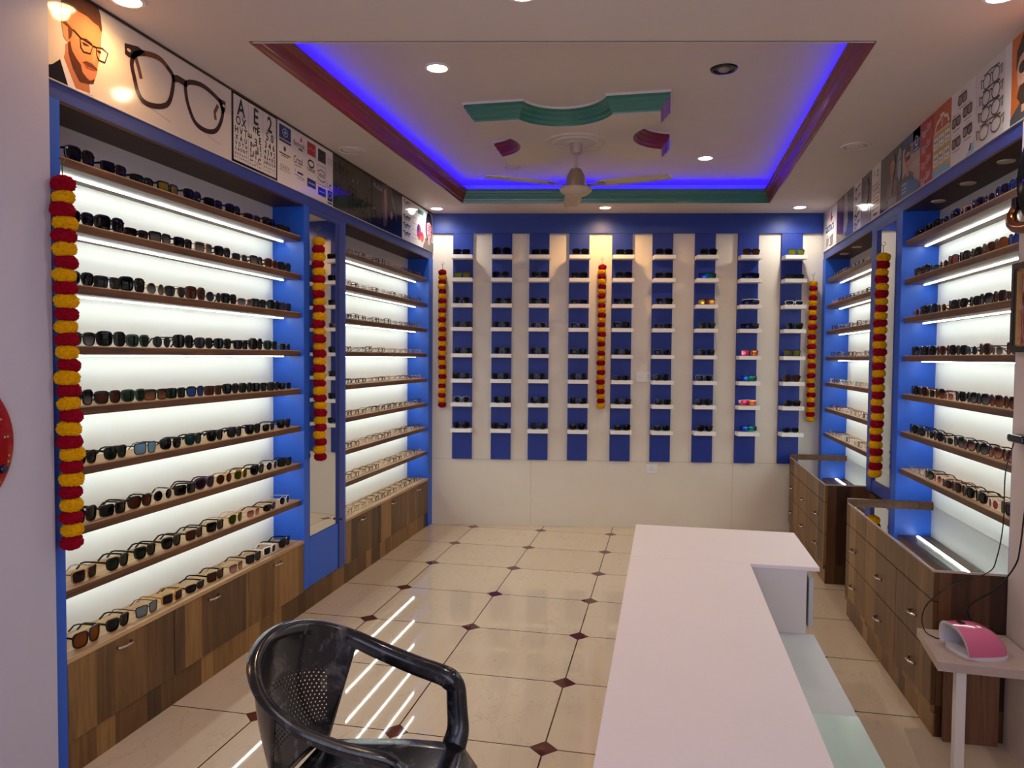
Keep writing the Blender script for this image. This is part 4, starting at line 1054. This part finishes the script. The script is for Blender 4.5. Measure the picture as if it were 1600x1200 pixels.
# blue poster of man
A = Art(1, 4.816, .315, (172, 150, 142)); A.rect(.002, .29, .313, .347, (32, 52, 120), 1); A.rect(.19, .225, .313, .347, (32, 52, 120), 1)
A.person(.105, .215, .2, (186, 130, 116), (24, 22, 28), (58, 66, 92), (24, 24, 30), 2); A.ring(.25, .28, .022, .026, .006, (220, 222, 232), 2); A.rect(.215, .232, .29, .238, (200, 204, 220), 2)
A.poly([(.002, .001), (.313, .001), (.313, .04), (.2, .09), (.002, .10)], (44, 86, 146), 9)
for v in (.075, .05, .03): A.rect(.015, v, .1, v+.007, (150, 176, 210), 10)
for v in (.14, .16): A.rect(.2, v, .3, v+.01, (206, 170, 150), 2)
A.done('poster of a dark-haired man under a blue corner and over a blue wave')
# dark poster of standing man and pale mask
A = Art(1, 5.269, .451, (48, 42, 44))
A.person(.26, .24, .2, (150, 96, 84), (96, 80, 76), (92, 92, 98), None, 2); A.poly([(.17, .001), (.2, .14), (.33, .15), (.37, .001)], (110, 108, 114), 2); A.poly([(.23, .15), (.29, .16), (.27, .06)], (120, 50, 54), 8)
A.poly([(.37, .16), (.36, .28), (.4, .33), (.44, .3), (.44, .17), (.41, .12)], (140, 150, 156), 3)
for q in ((.385, .25), (.42, .255)): A.ell(*q, .009, .012, (40, 40, 46), 4, 10)
A.done('dark poster of a man in a grey suit beside a pale mask shape')
# small letter chart
A = Art(1, 5.485, .215, (222, 212, 206))
A.text('F', .075, .27, .06, K, 1, bold=.02); A.text('Z', .145, .27, .06, K, 1, bold=.02)
for j, ch in enumerate('PTEC'): A.text(ch, .035+.048*j, .20, .045, K, 1, bold=.02)
A.rect(.04, .185, .17, .191, (60, 50, 50), 1)
for j, ch in enumerate('DEFPO'): A.text(ch, .03+.039*j, .145, .036, K, 1, bold=.02)
A.rect(.03, .128, .18, .133, (160, 60, 60), 1)
for v, c in ((.10, (150, 70, 66)), (.078, (120, 104, 100)), (.055, (150, 70, 66))):
    for j in range(8): A.rect(.025+.021*j, v, .039+.021*j, v+.013, c, 1)
A.rect(.06, .02, .15, .03, (40, 34, 34), 1)
A.done('narrow white letter chart between two dark portrait posters', 'eye_chart')
A = Art(1, 5.756, .27, (62, 54, 56)); A.person(.14, .22, .24, (140, 122, 118), (46, 40, 42), (176, 166, 162), None, 2); A.rect(.06, .001, .2, .12, (176, 166, 162), 8)
A.done('dark portrait poster of a man in pale clothes')
A = Art(1, 5.983, .226, (220, 212, 210))
for v in (.3, .235, .17, .105, .045): A.stroke([(.03, v), (.07, v+.018), (.1, v-.01), (.14, v+.012), (.2, v+.022)], .011, (34, 30, 34), 2); A.ring(.08, v-.012, .025, .014, .006, (34, 30, 34), 2)
A.done('narrow white poster of five black frame sketches in a column')
A = Art(1, 6.313, .33, (70, 52, 72)); A.rect(.17, .05, .328, .347, (60, 58, 74), 1); A.poly([(.02, .02), (.05, .34), (.14, .34), (.17, .12), (.1, .02)], (176, 164, 160), 2); A.poly([(.002, .001), (.328, .001), (.328, .09), (.15, .05), (.002, .03)], (40, 44, 96), 3)
for v in (.28, .25, .22): A.rect(.06, v, .13, v+.008, (110, 96, 96), 3)
A.done('dark violet and blue poster with a pale column')
A = Art(1, 6.526, .21, (92, 46, 66)); A.rect(.12, .001, .208, .347, (76, 40, 60), 1)
A.done('plain maroon poster strip near the back corner')
A = Art(1, 7.045, .516, (226, 218, 216))
A.text('fastrack', .25, .15, .115, (40, 36, 44), 1, sx=.9, bold=.012); A.poly([(.25, .22), (.29, .26), (.33, .34), (.33, .265), (.37, .25), (.33, .235), (.315, .205), (.3, .24)], (196, 30, 50), 2)
A.stroke([(.12, .02), (.14, .10), (.18, .12), (.22, .09), (.24, .03), (.3, .02), (.36, .05), (.4, .11)], .012, (40, 36, 44), 2); A.poly([(.25, .10), (.4, .11), (.38, .02), (.3, .012)], (110, 104, 108), 1); A.poly([(.12, .10), (.22, .09), (.2, .03), (.14, .02)], (110, 104, 108), 1)
A.done('white poster with one dark word and a red star against the back corner')

# ------------------------------------------------------------------ sales counter
t = thing('sales_counter', 'long white laminate counter running towards the back wall', 'counter', (.22, 2.3, 0))
H = .78
box('worktop', -.122, .325, .62, 2.8905, H-.022, H, M['counter'], t, bev=.002)
box('front_panel', -.118, -.10, .64, 3.44, .0, H-.0225, M['counter'], t)
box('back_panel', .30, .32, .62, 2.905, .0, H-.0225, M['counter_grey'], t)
box('end_top', -.122, .572, 2.892, 3.455, H-.016, H, M['counter'], t, bev=.002)
box('end_block', .3255, .53, 2.905, 3.44, .0, H-.0165, M['white_lam'], t)
d = box('cabinet_door', .540, .556, 2.915, 3.43, .54, H-.05, M['counter_grey'], t, bev=.002)
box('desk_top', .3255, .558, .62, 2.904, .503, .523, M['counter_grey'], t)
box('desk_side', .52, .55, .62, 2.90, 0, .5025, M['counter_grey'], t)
o = box('glass_sheet', .34, .556, .9, 2.24, .5235, .5295, M['glass_green']); tag(o, 'pale green glass sheet lying on the low inner desk of the counter', 'glass sheet')

# ------------------------------------------------------------------ black plastic armchair
cx, cy = -.80, 1.83
t = thing('plastic_armchair', 'black marbled plastic armchair with pierced back facing the white counter', 'chair', (cx, cy, 0))
def catmull(P, n=8):
    P = [Vector(p) for p in P]; P = [P[0]*2-P[1]]+P+[P[-1]*2-P[-2]]; out = []
    for i in range(1, len(P)-2):
        a, b, c, d = P[i-1:i+3]
        for j in range(n):
            q = j/n; out.append(.5*((2*b)+(c-a)*q+(2*a-5*b+4*c-d)*q*q+(3*b-a-3*c+d)*q**3))
    out.append(P[-2]); return out
half = [(.222, .232, .578), (.208, .236, .604), (.18, .240, .6205), (.08, .252, .640), (-.03, .256, .672), (-.125, .236, .715), (-.195, .175, .757), (-.232, .09, .782), (-.243, 0, .79)]
rim = catmull([Vector((cx+x, cy+y, z)) for x, y, z in half]+[Vector((cx+x, cy-y, z)) for x, y, z in half[-2::-1]], 6)
NR = len(rim)
sec = [(-.026, .002), (-.024, .010), (-.012, .0135), (.008, .012), (.021, .004), (.026, -.012), (.024, -.044), (.019, -.046), (.019, -.014), (.010, -.001), (-.010, .002), (-.021, -.004)]
# section side axis points outwards from the seat: the lip hangs on the outside
m = MB(); sc = []
for j in range(NR):
    f = abs(j/(NR-1)-.5)*2; sc.append((.9-.28*(1-f))*(1 if f < .9 else 1-.35*((f-.9)/.1)**2))
m.sweep(rim, [(-a, b) for a, b in sec], scale=sc); m.build('rim', M['chair'], t, smooth=50)
# back shell hanging from the rim
i0, i1 = 28, NR-29
def shell_rows(ia, ib, nrow):
    top = rim[ia:ib+1]; n = len(top); rows = []; uvs = []
    for r in range(nrow+1):
        f = r/nrow; row = []; uv = []
        for j, p in enumerate(top):
            g_ = j/(n-1)*2-1
            b = Vector((cx-.155-.02*(1-g_*g_), cy-g_*.165, .425))
            q = p.lerp(b, f); bul = math.sin(PI*f)*.03*(1-g_*g_)
            q = q+Vector((-bul, 0, 0))
            row.append(q); uv.append((g_*(.21*(1-f)+.165*f), .36*(1-f)-.0))
        rows.append(row); uvs.append(uv)
    return rows, uvs
rows, uvs = shell_rows(i0, i1, 24)
m = MB(); m.grid(rows); m.uv = [q for r in uvs for q in r]
m.build('backrest', M['chair_holes'], t, smooth=True, solid=.004)
# seat shell with rolled front
sr = []
for r in range(15):
    f = r/14; x = cx-.16+.46*f; hw = .168+.062*math.sin(min(1, f*1.15)*PI/2)
    z = .425+.012*math.sin(PI*f*.9)
    if f > .86: z -= ((f-.86)/.14)**2*.055
    row = []
    for j in range(13):
        g_ = j/6-1; zz = z-.012*(1-g_*g_)*math.sin(PI*min(1, f)) - (.03*(max(0, abs(g_)-.86)/.14)**2)
        row.append((x-(.02*g_*g_ if f > .8 else 0), cy+g_*hw, zz))
    sr.append(row)
MB().grid(sr).build('seat', M['chair'], t, smooth=True, solid=.006)
# arm posts and legs: tapering folded struts
arm_sec = [(-.034, -.004), (-.026, -.012), (.026, -.012), (.034, -.004), (.034, .008), (.018, .015), (-.018, .015), (-.034, .008)]
for sg in (1, -1):
    p = catmull([(cx+.205, cy+sg*.237, .595), (cx+.212, cy+sg*.236, .57), (cx+.216, cy+sg*.232, .52), (cx+.222, cy+sg*.222, .46), (cx+.215, cy+sg*.205, .418)], 5)
    MB().sweep(p, arm_sec, up=(0, sg, 0), scale=[.8+.12*math.sin(PI*.5*k/(len(p)-1))+.28*max(0, k/(len(p)-1)-.6) for k in range(len(p))]).build('arm_post', M['chair'], t, smooth=60)
    for (xa, ya, xb, yb) in ((.20, .20, .25, .245), (-.15, .15, -.23, .20)):
        p = catmull([(cx+xa, cy+sg*ya, .398), (cx+(xa+xb)/2, cy+sg*(ya+yb)/2, .22), (cx+xb, cy+sg*yb, .0)], 6)
        MB().sweep(p, [(-.028, -.022), (.028, -.022), (.028, .022), (.02, .022), (.02, -.015), (-.02, -.015), (-.02, .022), (-.028, .022)], up=(0, sg, 0), scale=[1.1-.35*k/(len(p)-1) for k in range(len(p))]).build('leg', M['chair'], t, smooth=40)

# ------------------------------------------------------------------ side table, nail lamp, cords
t = thing('side_table', 'small mottled side table on a white post below the glass-topped drawers', 'table', (1.16, 3.08, 0))
m = MB(); m.prism([(.992, 2.925), (1.345, 2.905), (1.352, 3.275), (1.03, 3.283)], 2, .418, .45); m.build('table_top', M['table_lam'], t)
box('post', 1.065, 1.098, 2.955, 2.988, 0, .4175, M['white_lam'], t)
box('brace_panel', 1.13, 1.33, 3.255, 3.273, 0, .4175, M['ply'], t)
t = thing('nail_lamp', 'glossy pink nail lamp with white base on the mottled side table', 'nail lamp', (1.165, 3.06, .4505), math.radians(-76))
def lamp_local():
    outer = MB(); inner = MB(); rows = []; rin = []
    for r in range(13):
        f = r/12
        y = -.10+.20*f; k = math.sqrt(max(0, 1-max(0, (f-.35)/.65)**2.4)); k = max(k, .02)
        w_ = .105*(.62+.38*k) if f < .999 else .06; h_ = .098*k
        ro = []; ri = []
        for j in range(21):
            a = PI*j/20; c_ = math.cos(a); s_ = math.sin(a)
            yy = y-.022*s_*(1-f)
            ro.append((w_*math.copysign(abs(c_)**.75, c_), yy, .014+h_*abs(s_)**.8))
            ri.append((w_*.88*math.copysign(abs(c_)**.75, c_), yy+.001, .013+h_*.86*abs(s_)**.8))
        rows.append(ro); rin.append(ri)
    outer.grid(rows); inner.grid(rin[:11]); inner.grid([rows[0], rin[0]])
    base = MB(); pl = []
    for j in range(40):
        a = 2*PI*j/40; c_ = math.cos(a); s_ = math.sin(a)
        pl.append((.112*math.copysign(abs(c_)**.6, c_), .004+.106*math.copysign(abs(s_)**.75, s_)))
    base.prism(pl, 2, 0, .0135)
    return outer, inner, base
off = Vector((1.165, 3.06, .4505))
def loc_build(m, nm, mat, **k):
    m.v = [tuple(Vector((p[0]*.84, p[1]*.84, p[2]))+off) for p in m.v]; return m.build(nm, mat, t, **k)
a_, b_, c_ = lamp_local()
loc_build(a_, 'shell', M['pink'], smooth=True); loc_build(b_, 'liner', M['lamp_white'], smooth=True); loc_build(c_, 'base', M['lamp_white'], smooth=30)
m = MB(); m.box(-.016, .016, -.010, .014, -.0015, .0015, T=Matrix.Translation((.0, -.075, .1135)) @ Matrix.Rotation(math.radians(0), 4, 'X')); loc_build(m, 'display', M['black'])
m = MB().tube(catmull([(1.335, 3.205, 1.245), (1.30, 3.19, 1.12), (1.302, 3.20, .92), (1.292, 3.22, .78), (1.27, 3.24, .71), (1.16, 3.27, .645), (1.075, 3.27, .575), (1.035, 3.24, .52), (1.035, 3.21, .468), (1.06, 3.175, .4545), (1.085, 3.165, .4545)], 6), .0022, n=6)
tag(m.build('power_cable', M['black'], smooth=True), 'thin black cord from the wall adaptor looping to the pink lamp', 'cable')
m = MB().tube(catmull([(1.345, 2.95, 1.30), (1.338, 3.08, 1.10), (1.345, 3.13, .98), (1.338, 3.14, .84), (1.33, 3.16, .76), (1.28, 3.19, .66), (1.20, 3.22, .58), (1.20, 3.22, .53), (1.24, 3.21, .47), (1.275, 3.175, .4545)], 6), .0032, n=6)
tag(m.build('power_cable', M['black'], smooth=True), 'thicker wavy black cord hanging beside the wall behind the pink lamp', 'cable')
t = thing('power_adaptor', 'black plug adaptor sticking out of the wall below the framed picture', 'adaptor', (1.34, 3.18, 1.24))
box('body', 1.312, 1.3595, 3.10, 3.215, 1.238, 1.268, M['black'], t, bev=.005)
box('plug_tip', 1.318, 1.345, 3.2155, 3.232, 1.243, 1.262, M['black_matt'], t)

# ------------------------------------------------------------------ clock and framed picture by the entrance
t = thing('wall_clock', 'round wall clock with glossy black rim and bronze scroll bracket', 'clock', (1.33, 3.03, 2.23))
MB().lathe([(.160, -.044), (.165, -.052), (.176, -.048), (.183, -.032), (.183, -.001), (.158, -.001)], (XR, 3.03, 2.235), 48, ax=0).build('rim', M['black'], t, smooth=True)
MB().lathe([(0, -.043), (.1605, -.043)], (XR, 3.03, 2.235), 48, ax=0).build('dial', M['pane'] and flat((176, 180, 190)), t)
m = MB()
for k in range(12):
    a = k*PI/6; m.box(XR-.0445, XR-.0432, -.004, .004, .115, .14, T=Matrix.Translation((0, 3.03, 2.235)) @ Matrix.Rotation(a, 4, 'X'))
m.build('hour_marks', flat((60, 50, 170)), t)
m = MB(); m.box(XR-.047, XR-.0452, -.004, .004, -.02, .08, T=Matrix.Translation((0, 3.03, 2.235)) @ Matrix.Rotation(.9, 4, 'X')); m.build('hand', M['black'], t)
m = MB(); m.box(XR-.0495, XR-.0477, -.003, .003, -.02, .12, T=Matrix.Translation((0, 3.03, 2.235)) @ Matrix.Rotation(-2.0, 4, 'X')); m.build('hand', M['black'], t)
p = catmull([(1.325, 3.225, 2.155), (1.312, 3.24, 2.12), (1.31, 3.225, 2.085), (1.31, 3.18, 2.062), (1.31, 3.12, 2.05), (1.312, 3.05, 2.046)], 6)
MB().tube(p, .019, n=12, scale=[.7+.5*min(1, k/12) for k in range(len(p))]).build('bracket', M['brass'], t, smooth=True)
box('bracket_block', 1.31, 1.3595, 3.215, 3.248, 2.135, 2.185, M['black'], t, bev=.006)
t = thing('framed_picture', 'dark-framed reddish picture with gold inner edge hanging below the clock', 'picture', (1.35, 3.08, 1.76))
y0, y1, z0, z1 = 2.86, 3.262, 1.585, 1.93
m = MB(); xs = (1.328, 1.3595); m.box(*xs, y0, y1, z0, z0+.022); m.box(*xs, y0, y1, z1-.022, z1); m.box(*xs, y0, y0+.022, z0+.022, z1-.022); m.box(*xs, y1-.022, y1, z0+.022, z1-.022); m.build('frame', M['black'], t)
m = MB(); a, b, c, d = y0+.0222, y1-.0222, z0+.0222, z1-.0222; xs = (1.336, 1.3592); m.box(*xs, a, b, c, c+.007); m.box(*xs, a, b, d-.007, d); m.box(*xs, a, a+.007, c+.007, d-.007); m.box(*xs, b-.007, b, c+.007, d-.007); m.build('inner_edge', M['gold'], t)
n_ = NT('picture_print'); p_ = n_.pos(); f_ = n_.noise(n_.vec(0, n_.math('MULTIPLY', p_[1], 14.0), n_.math('MULTIPLY', p_[2], 6.0)), 1.6, 4, .6, 1)
n_.bsdf(n_.ramp(f_, [(.35, lin((70, 20, 18))), (.52, lin((124, 40, 34))), (.66, lin((150, 120, 116)))]), .2)
box('print', 1.345, 1.3592, y0+.0295, y1-.0295, z0+.0295, z1-.0295, n_.m, t)

# red beaded disc on the entrance wall
t = thing('hanging_disc', 'red beaded disc hanging on the pale entrance wall', 'wall ornament', (-2.07, 1.797, 1.265))
MB().lathe([(0, .016), (.2, .014), (.226, .008), (.23, .0005)], (-2.082, 1.797, 1.265), 56, ax=0).build('plate', flat((150, 8, 20)), t, smooth=30)
r_ = random.Random(3); bm_ = {'gold_beads': MB(), 'green_beads': MB(), 'blue_beads': MB()}
for k in range(150):
    a = r_.uniform(0, 2*PI); rr = .215*math.sqrt(r_.random()); q = r_.random()
    nm, s_ = ('gold_beads', .005) if q < .8 else (('green_beads', .016) if q < .9 else ('blue_beads', .016))
    bm_[nm].lathe([(0, .7*s_), (.7*s_, .5*s_), (s_, 0)], (-2.0665, 1.797+rr*math.cos(a), 1.265+rr*math.sin(a)), 10, ax=0)
for nm, mt in (('gold_beads', M['gold']), ('green_beads', flat((16, 70, 40))), ('blue_beads', flat((24, 24, 60)))):
    o = bm_[nm].build(nm, mt, t, smooth=True); o['kind'] = 'stuff'

# ------------------------------------------------------------------ daylight from the open shop front, camera
W_ = bpy.data.worlds.new('evening'); S.world = W_; W_.use_nodes = True
bg = W_.node_tree.nodes['Background']; bg.inputs[0].default_value = (.72, .70, .95, 1); bg.inputs[1].default_value = .34
ld = bpy.data.lights.new('shopfront_daylight', 'AREA'); ld.shape = 'RECTANGLE'; ld.size = 3.2; ld.size_y = 2.2; ld.energy = 36; ld.color = (.76, .76, 1)
lo = bpy.data.objects.new('shopfront_daylight', ld); lo.location = (-.3, -1.5, 1.5); lo.rotation_euler = (math.radians(90), 0, 0); COL.objects.link(lo)

cam = bpy.data.cameras.new('camera'); co = bpy.data.objects.new('camera', cam); COL.objects.link(co)
cam.sensor_width = 36; cam.lens = 36*1156.47/1600; cam.clip_start = .05
yaw, pit, rol = .204088529, .0363664674, .00839510768
cyw, syw, cp, sp = math.cos(yaw), math.sin(yaw), math.cos(pit), math.sin(pit)
fwd = Vector((-syw*cp, cyw*cp, -sp)); rt = Vector((cyw, syw, 0)); up = rt.cross(fwd)
r2 = rt*math.cos(rol)+up*math.sin(rol); u2 = -rt*math.sin(rol)+up*math.cos(rol)
mw = Matrix((( r2.x, u2.x, -fwd.x, 0), (r2.y, u2.y, -fwd.y, 0), (r2.z, u2.z, -fwd.z, 1.55), (0, 0, 0, 1)))
co.matrix_world = mw; S.camera = co
S.view_settings.view_transform = 'Standard'; S.view_settings.look = 'None'; S.view_settings.exposure = .45; S.view_settings.gamma = 1; S.view_settings.use_curve_mapping = False
S.cycles.use_denoising = True; S.cycles.max_bounces = 10; S.cycles.transparent_max_bounces = 24; S.cycles.sample_clamp_indirect = 4; S.cycles.caustics_reflective = False; S.cycles.caustics_refractive = False
